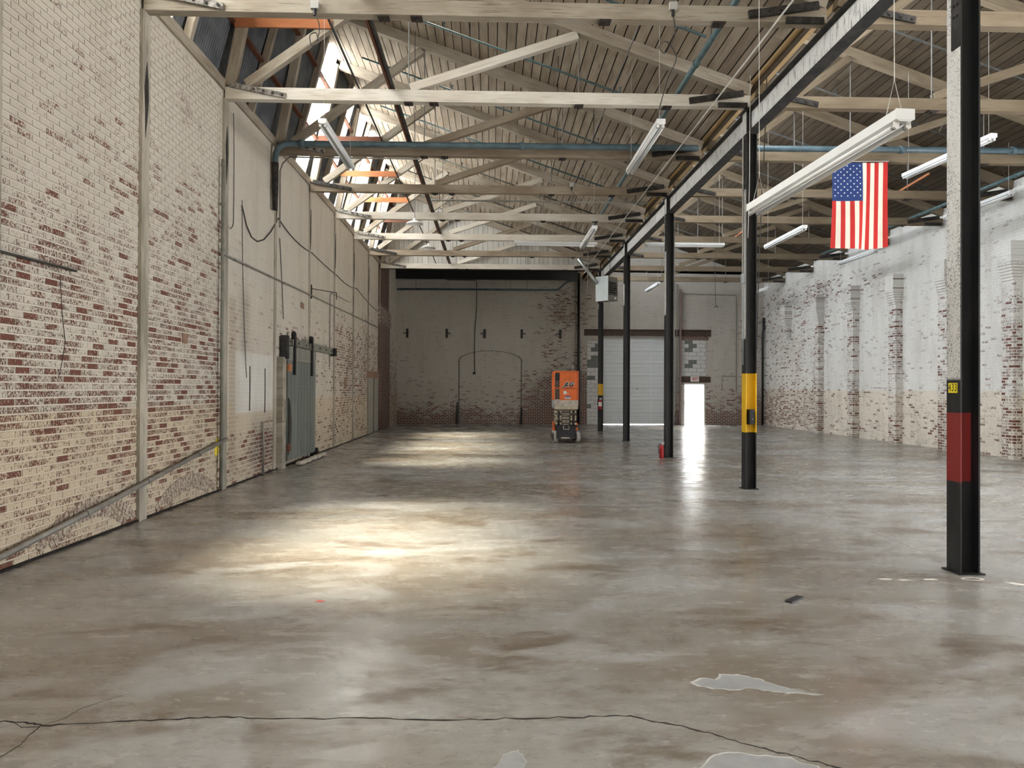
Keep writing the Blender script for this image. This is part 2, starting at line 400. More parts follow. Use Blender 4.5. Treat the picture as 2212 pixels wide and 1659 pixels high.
def text(name, s, size, mat, M4, parent=None, ext=.002, shear=0.0, sx=1.0, bold=0.):
    cu = D.curves.new('txt', 'FONT'); cu.body = s; cu.size = size; cu.extrude = ext; cu.align_x = 'CENTER'; cu.align_y = 'CENTER'; cu.shear = shear; cu.offset = bold
    to = D.objects.new('txt', cu); COL.objects.link(to)
    bpy.context.view_layer.update()
    me = D.meshes.new_from_object(to.evaluated_get(bpy.context.evaluated_depsgraph_get()))
    D.objects.remove(to)
    me.materials.clear(); me.materials.append(M[mat]); me.name = name
    for v in me.vertices: v.co.x *= sx
    o = link(name, me, parent); o.matrix_local = M4
    return o
def face_cam(x, y, z):
    """text frame that faces -Y"""
    return Matrix(((1, 0, 0, x), (0, 0, -1, y), (0, 1, 0, z), (0, 0, 0, 1)))
def face_west(x, y, z):
    """text frame that faces -X: reads along -Y"""
    return Matrix(((0, 0, -1, x), (-1, 0, 0, y), (0, 1, 0, z), (0, 0, 0, 1)))

# ================================================================== the shell
floor = struct(MB().box(-4.9, XR+.3, YB-.3, YF+.36, -.2, 0).build('floor', 'floor'), 'worn polished concrete floor with brown and grey stains')

# ---- floor marks: cracks, joints, paint and lime residue (thin layers lying on the slab)
def ribbon(name, pts, wd, mat, z=.0012, jit=0., sub=6):
    P = []
    for a, b in zip(pts, pts[1:]):
        for k in range(sub):
            t = k/sub; P.append((a[0]+(b[0]-a[0])*t+rnd.uniform(-jit, jit)*.6, a[1]+(b[1]-a[1])*t+rnd.uniform(-jit, jit)))
    P.append(pts[-1]); L = []; R = []
    for i, p in enumerate(P):
        q0, q1 = P[max(0, i-1)], P[min(len(P)-1, i+1)]
        dx, dy = q1[0]-q0[0], q1[1]-q0[1]; l = math.hypot(dx, dy) or 1
        hw = wd*rnd.uniform(.35, 1.3)/2; L.append((p[0]-dy/l*hw, p[1]+dx/l*hw)); R.append((p[0]+dy/l*hw, p[1]-dx/l*hw))
    n = len(P); m = MB()
    m.add([(x, y, z) for x, y in L]+[(x, y, z) for x, y in R]+[(x, y, -.001) for x, y in L]+[(x, y, -.001) for x, y in R],
          [f for i in range(n-1) for f in ((i, n+i, n+i+1, i+1), (i, i+1, 2*n+i+1, 2*n+i), (n+i, 3*n+i, 3*n+i+1, n+i+1))])
    return m.build(name, mat, floor)
crk = [(-4.5, 3.9), (-3.4, 3.8), (-2.51, 3.75), (-2.39, 3.74), (-2.27, 3.70), (-2.03, 3.72), (-1.8, 3.74), (-1.51, 3.77), (-1.3, 3.77), (-1.1, 3.75), (-.62, 3.75), (-.14, 3.72), (.12, 3.73), (.49, 3.74), (.71, 3.75), (.87, 3.68), (1.08, 3.57), (1.22, 3.45), (1.37, 3.36), (1.51, 3.27), (1.57, 3.23), (1.9, 3.0), (2.6, 2.7)]
ribbon('crack', crk, .0115, 'crack', jit=.010)
ribbon('crack', [(-2.27, 3.69), (-2.27, 3.6), (-2.25, 3.5), (-2.27, 3.37), (-2.3, 3.1), (-2.2, 2.6)], .0045, 'crack', jit=.006)
ribbon('crack', [(-2.27, 3.7), (-2.2, 3.78), (-2.18, 3.9), (-2.05, 4.05)], .0022, 'crack', jit=.006)
ribbon('crack', [(-2.45, 3.75), (-2.36, 3.68), (-2.27, 3.69)], .004, 'crack', jit=.003)
ribbon('crack', [(5.0, 16.8), (4.6, 18.5), (4.9, 21.0)], .012, 'crack', jit=.03)
for x0, y0, x1, y1 in ((4.62, -5, 4.62, 34.2),): ribbon('control_joint', [(x0, y0), (x0, y0+9), (x0, y0+14), (x0, y0+20), (x0, y0+28), (x1, y1)], .022, 'joint', jit=.002, sub=12)
ribbon('control_joint', [(-4.4, 18.55), (0, 18.5), (4.4, 18.5), (9, 18.52), (13, 18.5)], .02, 'crack', jit=.003, sub=14)
def blot(name, pts, mat, z=.0015, rough=.25):
    """irregular flat patch lying on the floor"""
    out = []
    for a, b in zip(pts, pts[1:]+pts[:1]):
        d = math.hypot(b[0]-a[0], b[1]-a[1])
        for k in range(4):
            t = k/4; out.append((a[0]+(b[0]-a[0])*t+rnd.uniform(-1, 1)*d*rough*.3, a[1]+(b[1]-a[1])*t+rnd.uniform(-1, 1)*d*rough*.3))
    return MB().prism(out, -.002, z, 'Z').build(name, mat, floor)
def puddle(pts, rim=.012, s=.93):
    cx = sum(p[0] for p in pts)/len(pts); cy = sum(p[1] for p in pts)/len(pts)
    st = rnd.getstate(); blot('residue_rim', pts, 'limeedge', .0012, .3); rnd.setstate(st)
    blot('lime_residue', [(cx+(x-cx)*s, cy+(y-cy)*(s-.04)) for x, y in pts], 'lime', .0018, .3)
puddle([(1.17, 4.16), (1.25, 4.24), (1.34, 4.21), (1.39, 4.285), (1.5, 4.275), (1.58, 4.22), (1.68, 4.11), (1.76, 4.05), (1.88, 3.985), (1.74, 4.0), (1.62, 4.02), (1.5, 4.08), (1.42, 4.06), (1.27, 4.08)])
puddle([(.86, 3.1), (1.0, 3.3), (1.1, 3.37), (1.22, 3.35), (1.38, 3.33), (1.5, 3.22), (1.55, 3.0), (1.2, 2.9)], s=.97)
puddle([(.0, 3.2), (.07, 3.36), (.14, 3.41), (.16, 3.3), (.12, 3.15)], s=.97)
for pts in ([(3.52, 6.42), (3.6, 6.44), (3.66, 6.41), (3.58, 6.37)], [(3.68, 6.40), (3.76, 6.40), (3.82, 6.35), (3.72, 6.35)], [(3.94, 6.42), (4.05, 6.42), (4.06, 6.37), (3.96, 6.37)], [(4.6, 6.28), (4.68, 6.28), (4.76, 6.2), (4.7, 6.2)]): blot('paint_spot', pts, 'spot', .0015, .3)
ring = MB()
for k in range(20):
    a, b = 2*math.pi*k/20, 2*math.pi*(k+1)/20
    ring.add([(4.4+r*math.cos(t)*1.25, 6.40+r*math.sin(t)*.62, .0016) for t in (a, b) for r in (.062, .085)], [(0, 1, 3, 2)])
ring.build('paint_ring', 'spot', floor)
blot('red_paint_spot', [(-1.42, 5.80), (-1.36, 5.83), (-1.33, 5.80), (-1.38, 5.78)], 'redspot', .0015, .3)
ribbon('residue_line', [(-3.0, 9.4), (-2.6, 9.55), (-2.2, 9.5), (-1.9, 9.65), (-1.3, 9.6)], .02, 'lime', jit=.03)
ribbon('residue_line', [(.9, 7.35), (1.3, 7.3), (1.75, 7.35), (1.95, 7.55), (2.3, 7.6), (2.6, 7.45)], .016, 'lime', jit=.02)
ribbon('residue_line', [(.7, 10.4), (1.2, 10.6), (1.8, 10.5), (2.4, 10.55)], .05, 'lime', jit=.03)
ribbon('residue_line', [(2.75, 5.55), (3.0, 5.72), (3.3, 5.65), (3.4, 5.5)], .012, 'lime', jit=.02)

# ---- left wall with its near bricks, posts and base arches
wl = MB().box(-5.0, XL-.007, YB-.3, 12.09, -.1, 6.72).box(-5.0, XL, 12.09, 28.62, -.1, 6.72).box(-5.0, XL, 31.7, YF, -.1, 7.4).build('wall_left', 'brick_left')
struct(wl, 'tall brick wall with whitewash flaking off red bricks')
MB().box(-5.0, XL-.01, 28.62, 31.7, -.1, 7.4).box(-5.0, XL+.05, 28.66, 31.66, -.1, 4.3).prism([(XL-.1, 4.3), (XL+.05, 4.3), (XL+.10, 4.45), (XL+.10, 5.0), (XL-.1, 5.05)], 28.66, 31.66).build('brick_pier', 'brick_red', wl)
YB0 = 6.30
postsY = [COLY[0]]+TRY
near_posts = [p for p in postsY if p < 12.5]
spots = []
for r in range(int(6.70/BH)):
    z0 = r*BH; off = -.5*BW if r % 2 == 0 else 0.
    k0 = int((YB0-off)/BW)
    for k in range(k0, int((12.1-off)/BW)+1):
        y0, y1 = off+k*BW+.006, off+(k+1)*BW-.006
        for c in near_posts:                        # bricks stop against the embedded posts
            if y0 < c < y1 or c-.1 < y0 < c+.1 or c-.1 < y1 < c+.1:
                if (y0+y1)/2 < c: y1 = min(y1, c-.1)
                else: y0 = max(y0, c+.1)
        if y1-y0 < .03 or y0 > 12.09: continue
        y1 = min(y1, 12.09)
        spots.append((y0, y1, z0+.006, z0+BH-.006))
full = MB().add([(0, 0, 0), (.012, .003, .003), (.012, BW-.015, .003), (0, BW-.012, 0), (0, 0, BH-.012), (.012, .003, BH-.015), (.012, BW-.015, BH-.015), (0, BW-.012, BH-.012)],
                [(1, 2, 6, 5), (0, 1, 5, 4), (2, 3, 7, 6), (0, 3, 2, 1), (4, 5, 6, 7)]).mesh('brick', 'brick_left')
def ang(s):
    y, z = (s[0]+s[1])/2, (s[2]+s[3])/2; return y*y+(z-H)**2+20
# the three hundred bricks that show largest in the photograph, then the rest as one part
ok = [s for s in spots if s[1]-s[0] > BW-.02 and (s[0] > 6.75) and .35 < s[2] < 5.2]
ok.sort(key=ang); best = set(ok[:300]); rest = MB()
for s in spots:
    x = XL-.0125+rnd.uniform(-.002, .002)
    if s in best: link('brick', full, wl, (x, s[0], s[2]))
    else:
        y0, y1, z0, z1 = s; e = x+.012
        rest.add([(x, y0, z0), (e, y0+.003, z0+.003), (e, y1-.003, z0+.003), (x, y1, z0), (x, y0, z1), (e, y0+.003, z1-.003), (e, y1-.003, z1-.003), (x, y1, z1)],
                 [(1, 2, 6, 5), (0, 1, 5, 4), (2, 3, 7, 6), (0, 3, 2, 1), (4, 5, 6, 7)])
o = rest.build('bricks', 'brick_left', wl); o['kind'] = 'stuff'
vo = MB()                                           # relieving arches low in the wall
for cy, hs, rise in ((8.25, 1.12, .46), (10.85, 1.2, .42)):
    R = (hs*hs+rise*rise)/(2*rise); zc = rise-R; a0 = math.asin(min(1, hs/R))
    for ring_ in range(2):
        r0, r1 = R-ring_*.125-.112, R-ring_*.125
        n = int(2*a0*R/.083)
        for i in range(n):
            t0, t1 = -a0+2*a0*(i+.08)/n, -a0+2*a0*(i+.92)/n
            q = [(cy+r*math.sin(t), zc+r*math.cos(t)) for r, t in ((r0, t0), (r0, t1), (r1, t1), (r1, t0))]
            if min(z for _, z in q) < 0: continue
            if any(abs(y-c) < .1 for y, _ in q for c in near_posts): continue
            x = XL+.004+rnd.uniform(0, .003)
            vo.add([(XL-.012, y, z) for y, z in q]+[(x, y, z) for y, z in q], [(4, 5, 6, 7), (0, 1, 5, 4), (1, 2, 6, 5), (2, 3, 7, 6), (3, 0, 4, 7)])
o = vo.build('arch_bricks', 'brick_arch', wl); o['kind'] = 'stuff'
for i, y in enumerate(postsY):
    hw = .1 if y < 12.5 else .055
    zt = TZ0
    beam('post', (XL+.008, y, 0), (XL+.008, y, zt), hw*2, .06 if y < 12.5 else .045, 'post', wl, updir=(0, 1, 0))
    if i:                                           # burn mark that runs down the post under the truss end
        zb = 6.1 if i > 1 else 5.9
        q = [(y-.02, zb-.95), (y+.03, zb-.7), (y+.06*hw*10, zb-.45), (y+.05*hw*10, zb-.2), (y+.015, zb+.05), (y-.02, zb-.1), (y-.05*hw*10, zb-.3), (y-.03, zb-.6)]
        MB().prism([(a, b) for a, b in q], XL+.03, XL+.043, 'X').build('burn_mark', 'char', wl)
struct(MB().box(XL-.01, XL+.035, YB, 28.6, 0, .022).build('baseboard_left', 'crack'), 'dark dirty crack along the foot of the flaking wall')
for (y, z, wy, hz) in ((10.68, 2.44, .17, .15), (17.2, 3.68, .3, .14), (22.3, 1.85, .35, .3)):
    t = MB().box(XL-.002, XL+.012, y-wy/2, y+wy/2, z-hz/2, z+hz/2).build('patched_brick', 'cavity', wl)
MB().prism([(11.84, .62), (11.93, .58), (12.02, .66), (12.0, .80), (11.93, .90), (11.87, .78)], XL, XL+.003, 'X').build('yellow_spray_mark', 'tagyellow', wl)
for y_, a_, b_ in ((13.52, 1.28, 2.12), (14.42, 1.22, 2.1)): MB().tube([(XL+.001, y_, a_), (XL+.001, y_+.01, (a_+b_)/2), (XL+.001, y_, b_)], .016, 5).build('rust_seam', 'bolt', wl)
MB().tube([(XL+.002, 7.62, 2.9), (XL+.002, 7.66, 2.5), (XL+.002, 7.72, 2.2), (XL+.002, 7.66, 1.95), (XL+.002, 7.6, 1.8)], .004, 5).build('hairline', 'wire', wl)
# boarded-up opening far down the wall
ob = empty('boarded_opening', (XL, 27.4, 0)); ob.parent = wl
MB().box(XL-.002, XL+.03, 26.25, 28.6, 0, 2.1).build('board', 'ply', ob, loc=(-XL, -27.4, 0))
MB().box(XL-.002, XL+.05, 26.1, 28.62, 2.1, 2.35).build('lintel', 'cavity', ob, loc=(-XL, -27.4, 0))
MB().box(XL-.002, XL+.045, 27.4, 27.55, 0, 2.1).build('mullion', 'brick_red', ob, loc=(-XL, -27.4, 0))
# wall plate under the skylight
struct(beam('trim_1', (XL-.07, YB, 6.80), (XL-.07, GY, 6.80), .16, .22, 'truss'), 'timber wall plate under the corrugated skylight')
struct(beam('trim_2', (XL-.12, YB, 6.98), (XL-.12, GY, 6.98), .16, .05, 'post'), 'upright sill board under the corrugated skylight')

# ---- steep corrugated skylight over the left wall
S0, S1 = Vector((-4.70, 0, 6.82)), Vector((-3.86, 0, 9.95)); SL = (S1-S0).length; sd = (S1-S0)/SL
sk = struct(empty('window_1', (-4.7, 0, 6.82)), 'steep corrugated skylight with clear sheets between dark steel ones')
PW = .82; cm = MB(); NW = 66
vv = []; ff = []
for i in range(NW+1):
    yy = PW*i/NW; dz = .011*math.sin(2*math.pi*i/6); vv += [(yy, 0, dz), (yy, SL, dz)]
ff = [(2*i, 2*i+2, 2*i+3, 2*i+1) for i in range(NW)]
me_c = MB().add(vv, ff).mesh('panel', 'corr', True); me_t = MB().add(vv, ff).mesh('clear_panel', 'clear', True)
CLEAR = [-5.5, -4.6, -3.7, -2.9, -2.1, -1.3, -.5, .3, 7.3, 8.1, 9.8, 17.2, 19.7, 21.3, 23.0, 25.4, 27.4]
npan = int((GY-YB)/PW)+1
want = {min(range(npan), key=lambda i: abs(YB+PW*(i+.5)-y)) for y in CLEAR}
nv = Vector((0, 1, 0)).cross(sd)
for i in range(npan):
    y = YB+PW*i
    if y+PW > GY+.05 and y > GY-.2: continue
    o = link('clear_panel' if i in want else 'panel', me_t if i in want else me_c, sk)
    m = Matrix.Identity(4); m.col[0][:3] = (0, 1, 0); m.col[1][:3] = sd; m.col[2][:3] = nv
    m.col[3][:3] = Vector((0, y, 0)) + nv*(.02 if i in want else 0.)
    o.matrix_local = m
    if i in want:
        c = S0+sd*SL/2
        portal('sky_portal', (c.x, y+PW/2, c.z), (-nv.x if nv.x < 0 else nv.x, 0, -abs(nv.z)), PW, SL)
for i in range(-2, 14):                             # studs between the trusses carry the sheets
    y = TRY[0]+2.817*(i-2)+1.41
    if YB < y < GY: beam('stud', Vector((.10, y, 0))+sd*.0, Vector((.10, y, 0))+sd*(SL-.1), .09, .12, 'truss', sk, updir=(0, 1, 0))
for t in (.34, .72):
    p = sd*SL*t+Vector((.05, 0, 0)); beam('rail', (p.x, YB, p.z), (p.x, GY, p.z), .05, .1, 'darkred', sk)

# ---- plank ceilings (planks run along the hall, rafters across it)
TH = math.atan(.349); cs, sn = math.cos(TH), math.sin(TH)
def plank_roof(name, x0, x1, heel, ya, yb, mat, label):
    def zz(x): return rz(x-heel)+.108
    top = MB().prism([(x0-.05, zz(x0-.05)+.032), (x1, zz(x1)+.032), (x1, zz(x1)+.12), (x0-.05, zz(x0-.05)+.12)], ya, yb).build(name, 'deck')
    struct(top, label)
    wdt = .19; n = int((x1-x0)/cs/wdt)
    for j in range(n):
        x = x0+(j+.5)*wdt*cs; z = zz(x); y = ya-rnd.choice((0, 1.9, 3.7))
        while y < yb:
            a, b = max(y, ya), min(y+5.634, yb); y += 5.634
            if b-a < .15: continue
            L = round(b-a-.006, 3); k = ('pl', L, mat)
            if k not in _cache: _cache[k] = MB().box(0, L, -(wdt-.02)/2, (wdt-.02)/2, 0, .028).mesh('plank', mat)
            o = link('plank', _cache[k], top)
            m = Matrix.Identity(4); m.col[0][:3] = (0, 1, 0); m.col[1][:3] = (-cs, 0, sn); m.col[2][:3] = (sn, 0, cs)
            m.col[3][:3] = (x, a, z+rnd.uniform(-.002, .003)); o.matrix_local = m
    return top
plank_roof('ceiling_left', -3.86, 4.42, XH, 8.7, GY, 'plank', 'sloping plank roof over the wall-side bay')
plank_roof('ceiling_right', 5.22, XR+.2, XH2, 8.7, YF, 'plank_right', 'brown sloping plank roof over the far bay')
def zl(x): return rz(x-XH)+.108
def zr(x): return rz(x-XH2)+.108
struct(MB().prism([(-3.95, zl(-3.95)), (4.5, zl(4.5)), (4.5, zl(4.5)+.12), (-3.95, zl(-3.95)+.12)], YB, 8.69)
       .prism([(5.15, zr(5.15)), (XR+.3, zr(XR+.3)), (XR+.3, zr(XR+.3)+.12), (5.15, zr(5.15)+.12)], YB, 8.69).build('ceiling_rear', 'plank'), 'plank roof overhead')
# steep boarded face of the far bay and the valley soffit over the girder
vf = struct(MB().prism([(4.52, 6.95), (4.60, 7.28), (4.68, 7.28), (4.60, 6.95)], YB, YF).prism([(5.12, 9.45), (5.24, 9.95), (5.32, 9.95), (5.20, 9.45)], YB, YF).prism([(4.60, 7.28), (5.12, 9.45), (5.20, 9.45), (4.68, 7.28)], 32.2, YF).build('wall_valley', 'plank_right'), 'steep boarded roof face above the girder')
w2_ = struct(empty('window_2', (4.6, YB, 7.28)), 'added glowing skylight of the far bay, for fill light')  # added to brighten the far bay; its panes glow
pane = MB().add([(0, 0, 0), (0, 1.36, 0), (.52, 1.36, 2.17), (.52, 0, 2.17)], [(0, 1, 2, 3)]).mesh('pane', 'fill_glow')
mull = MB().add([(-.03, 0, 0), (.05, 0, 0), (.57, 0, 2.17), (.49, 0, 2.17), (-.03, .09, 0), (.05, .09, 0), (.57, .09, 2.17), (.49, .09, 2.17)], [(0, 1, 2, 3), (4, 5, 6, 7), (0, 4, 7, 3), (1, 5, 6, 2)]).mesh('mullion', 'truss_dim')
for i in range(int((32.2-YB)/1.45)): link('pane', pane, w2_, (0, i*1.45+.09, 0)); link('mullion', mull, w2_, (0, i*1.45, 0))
for k in range(3):
    x = 4.47+k*.1
    for i in range(5): beam('soffit_plank', (x, 6.9+5.634*i, 7.0), (x, 6.9+5.634*(i+1)-.01, 7.0), .02, .092, 'newwood', vf)
MB().box(4.40, 4.75, YB, YF, 7.04, 7.2).build('gutter', 'deck', vf)

# ---- boarded gable and the flat ceiling of the end recess
gb = struct(MB().prism([(XL-.3, 6.6), (4.5, 6.6), (4.5, zl(4.5)+.1), (-3.85, zl(-3.85)+.1), (XL-.3, 6.9)], GY+.03, GY+.1).build('wall_gable', 'deck'), 'whitewashed vertical plank gable above the last truss')
x = XL+.02
while x < 4.35:
    wd = rnd.choice((.15, .19, .19, .23)); xm = x+wd/2
    zt = zl(xm)-.005 if xm > -3.86 else 6.9+(xm+4.6)*3.9
    beam('plank', (xm, GY, 6.62), (xm, GY, max(6.8, zt)), wd-.01, .04, 'gable', gb, updir=(1, 0, 0)); x += wd
struct(MB().box(-5, 4.5, GY+.1, YF+.3, 7.4, 7.5).build('ceiling_recess', 'deck'), 'dark flat ceiling of the end recess')
struct(MB().box(-5, 4.5, GY+.03, GY+.12, 6.6, 7.45).build('wall_gable_foot', 'deck'), 'dark back of the plank gable')
fb = empty('dark_beam', (-.2, 33.8, 6.9)); tag(fb, 'heavy blackened steel beam high across the end recess', 'beam')
MB().box(-4.4, 4.3, -.02, .02, 0, .4).build('web', 'black', fb)
MB().box(-4.4, 4.3, -.1, .1, -.02, 0).build('flange', 'black', fb); MB().box(-4.4, 4.3, -.1, .1, .4, .42).build('flange', 'black', fb)

# ---- end wall with roller door, exit door and blockwork infill
DX0, DX1, DZ = 5.42, 8.46, 4.2; MX0, MX1, MZ = 9.36, 10.36, 2.0
T = .32
wb = MB().box(-5.0, DX0, YF, YF+T, -.1, 7.45)
wb.box(DX0, DX1, YF, YF+T, DZ, 7.45).box(DX1, MX0, YF, YF+T, -.1, 7.45).box(MX0, MX1, YF, YF+T, MZ, 7.45).box(MX1, XR+.4, YF, YF+T, -.1, 7.45)
wb.prism([(4.4, 7.45), (XR+.4, 7.45), (XR+.4, 7.3), (5.2, 10.1), (5.0, 10.1), (4.4, 7.4)], YF, YF+T)
wb = struct(wb.build('wall_back', 'brick_far'), 'end wall of dirty whitewashed brick')
def blocks(x0, x1, z0, z1, greys, fill='cmuw'):
    MB().box(x0, x1, YF-.012, YF+.01, z0, z1).build('mortar_bed', 'cmum', wb)
    bl, bh = .392, .196; r = 0; z = z0
    while z < z1-.05:
        zt = min(z+bh, z1); x = x0-(0 if r % 2 else bl/2); c = 0
        while x < x1-.03:
            a, b = max(x, x0), min(x+bl, x1)
            if b-a > .06:
                MB().box(a+.008, b-.008, YF-.028, YF, z+.007, zt-.007).build('block', 'cmug' if (r, c) in greys else 'cmuw', wb)
            x += bl; c += 1
        z += bh; r += 1
blocks(4.62, DX0-.03, 0, 4.05, {(4, 0), (11, 0), (14, 1), (15, 0), (15, 1), (16, 1), (18, 1), (19, 1), (14, 0)})
blocks(9.18, 10.42, 2.36, 4.1, {(8, 1), (7, 1), (6, 1), (3, 1), (2, 1)})
blocks(9.18, MX0-.02, 0, 2.0, set())
MB().box(9.1, 10.65, YF-.03, YF, 2.06, 2.34).build('timber_lintel', 'rust', wb)
MB().box(9.2, 10.55, YF-.02, YF, 4.1, 4.3).build('brick_course', 'brick_red', wb)
m = MB(); 
for i in range(28):
    t0, t1 = math.pi*i/28, math.pi*(i+1)/28
    for (a, b) in ((t0+.012, t1-.012),):
        cx, hw, r0, r1 = -.05, 1.49, .99, 1.05
        q = [(cx-hw*r*math.cos(t), 3.02+.5*r*math.sin(t)) for r, t in ((r0, a), (r0, b), (r1, b), (r1, a))]
        m.add([(x, YF-.02, z) for x, z in q]+[(x, YF, z) for x, z in q], [(0, 1, 2, 3), (0, 4, 5, 1), (1, 5, 6, 2), (2, 6, 7, 3), (3, 7, 4, 0)])
for s in (-1, 1): m.box(-.05+s*1.5-.03, -.05+s*1.5+.03, YF-.02, YF, 0, 3.05)
m.build('blocked_arch', 'archline', wb)
MB().box(4.48, 10.66, YF-.09, YF, 4.57, 4.61).box(4.48, 10.66, YF-.03, YF, 4.33, 4.58).box(4.48, 10.66, YF-.09, YF, 4.30, 4.34).build('steel_lintel', 'rust', wb)
# roller door in sections
rd = struct(empty('door_2', (DX0, YF+.12, 0)), 'pale grey sectional roller door')
secs = 7; sh = (DZ-.025)/secs
prof = [(0, 0), (-.03, .0), (-.03, .03), (-.012, .045), (-.012, .17), (-.02, .18), (-.02, .2), (-.012, .21), (-.012, .36), (-.02, .37), (-.02, .39), (-.012, .40), (-.012, sh-.05), (-.03, sh-.035), (-.03, sh+.002), (0, sh+.002)]
sec_me = MB().prism(prof, 0, DX1-DX0, 'X').mesh('section', 'rolldoor')
for i in range(secs):
    s = link('section', sec_me, rd, (0, 0, .025+i*sh))
    for xx in (2.3, .02, DX1-DX0-.06): link('stile', _cache.setdefault('stile', MB().box(0, .06, -.034, 0, .03, sh-.03).mesh('stile', 'rollrib')), s, (xx, 0, 0))
MB().box(1.62, 1.72, -.06, -.02, 1.72, 1.75).build('latch', 'black', rd)
for x in (DX0-.05, DX1+.02): MB().box(x-DX0, x-DX0+.03, -.2, -.12, 0, DZ).build('track', 'zinc', rd)
# exit door standing open
ed = struct(empty('door_3', (MX0, YF, 0)), 'open exit doorway with white frame')
MB().box(-.03, .03, -.02, .3, 0, MZ).build('jamb', 'doorwhite', ed); MB().box(.97, 1.03, -.02, .3, 0, MZ).build('jamb', 'doorwhite', ed)
MB().box(-.03, 1.03, -.02, .3, MZ-.05, MZ+.02).build('head', 'doorwhite', ed)
MB().box(1.0, 1.045, .32, 1.25, .01, MZ-.05).build('leaf', 'doorwhite', ed)

# ---- right wall with corbelled pilasters
SIDE_FILL = [(.2, 3.4), (4.6, 7.8), (9.0, 12.2)]      # tall side windows added out of the frame to bring in fill daylight
wr = MB().box(XR, XR+.4, SIDE_FILL[-1][1], YF+.3, -.1, 7.12).box(XR, XR+.4, YB-.3, SIDE_FILL[0][0], -.1, 7.12)
for y0, y1 in SIDE_FILL: wr.box(XR, XR+.4, y0, y1, -.1, 1.4).box(XR, XR+.4, y0, y1, 5.0, 7.12)
for (a_, b_), (c_, d_) in zip(SIDE_FILL, SIDE_FILL[1:]): wr.box(XR, XR+.4, b_, c_, -.1, 7.12)
wr = struct(wr.build('wall_right', 'brick_right'), 'whitewashed brick wall with corbelled pilasters')
for n_, (y0, y1) in enumerate(SIDE_FILL):
    wi = struct(empty('window_%d' % (n_+3), (XR+.2, y0, 1.4)), 'added tall side window with slim steel bars, for fill daylight')
    for k in range(5): MB().box(-.02, .02, k*(y1-y0-.05)/4, k*(y1-y0-.05)/4+.05, 0, 3.6).build('upright', 'hub', wi)
    for k in range(5): MB().box(-.02, .02, 0, y1-y0, k*.89, k*.89+.04).build('bar', 'hub', wi)
for y, full_ in ((17.46, 1), (20.07, 1), (22.67, 1), (25.39, 1), (28.12, 1), (31.2, 0)):
    wd = .43
    if full_: MB().box(XP, XR, y, y+wd, 0, 4.5).build('pilaster', 'brick_pilaster', wr)
    zc, st = (4.5, .02) if full_ else (3.95, .03)
    nst = 6 if full_ else 11
    for k in range(nst):
        x = (XP if full_ else XR)-st*(k+1)
        MB().box(x, XR, y-.012*(k if full_ else k*.3), y+wd, zc+k*BH+.004, zc+(k+1)*BH-.004).build('corbel_course', 'brick_pilaster', wr)
    MB().box(x, XR, y-.06, y+wd, zc+nst*BH, 5.48).build('corbel_head', 'brick_right', wr)

# ---- rear wall behind the camera
rw = MB()
def wall_open(x0, x1, z0, z1, holes):
    xs = sorted({x0, x1, *[h[0] for h in holes], *[h[1] for h in holes]})
    for a, b in zip(xs, xs[1:]):
        hs = sorted([h for h in holes if h[0] <= a and h[1] >= b], key=lambda h: h[2]); z = z0
        for h in hs:
            if h[2] > z: rw.box(a, b, YB-.3, YB, z, h[2])
            z = h[3]
        if z < z1: rw.box(a, b, YB-.3, YB, z, z1)
wall_open(-5.0, XR+.4, -.1, 10.2, [])
struct(rw.build('wall_front', 'brick_far'), 'brick wall behind the camera')
for y0, y1 in SIDE_FILL: portal('sky_portal', (XR+.2, (y0+y1)/2, 3.2), (-1, 0, 0), y1-y0, 3.6)
portal('sky_portal', ((MX0+MX1)/2, YF+.2, MZ/2), (0, -1, 0), MX1-MX0, MZ)

# ---- outside, seen through the exit door
struct(MB().box(-30, 50, YF+.36, 90, -.25, -.12).build('ground', 'ground'), 'sunlit pale yard outside')
struct(MB().box(-30, 50, -60, YB-.31, -.25, -.12).build('ground_rear', 'ground'), 'pale yard behind the hall')
def shrub(loc, r, label):
    t = tag(empty('shrub', loc), label, 'shrub', 'shrubs outside the exit door')
    m = MB()
    for i in range(420):
        a, b, q = rnd.uniform(0, 6.28), rnd.uniform(-.4, 1.4), r*rnd.random()**.4
        c = Vector((math.cos(a)*math.cos(b)*q, math.sin(a)*math.cos(b)*q, r*.75+math.sin(b)*q*.8)); e = Vector((rnd.gauss(0, 1), rnd.gauss(0, 1), rnd.gauss(0, 1))).normalized(); f_ = e.orthogonal().normalized()
        m.add([c-e*.12, c+f_*.06, c+e*.12, c-f_*.06], [(0, 1, 2, 3)])
    m.build('foliage', 'leaf', t); MB().tube([(0, 0, -.1), (.05, 0, r*.5), (0, .05, r)], [.06, .045, .02], 7).build('stem', 'truss_dim', t)
shrub((15.6, 52, -.12), 1.5, 'green shrub glimpsed in the bright exit doorway, door-jamb side'); shrub((19.3, 53.5, -.12), 1.3, 'green shrub glimpsed in the bright exit doorway, hinge side')

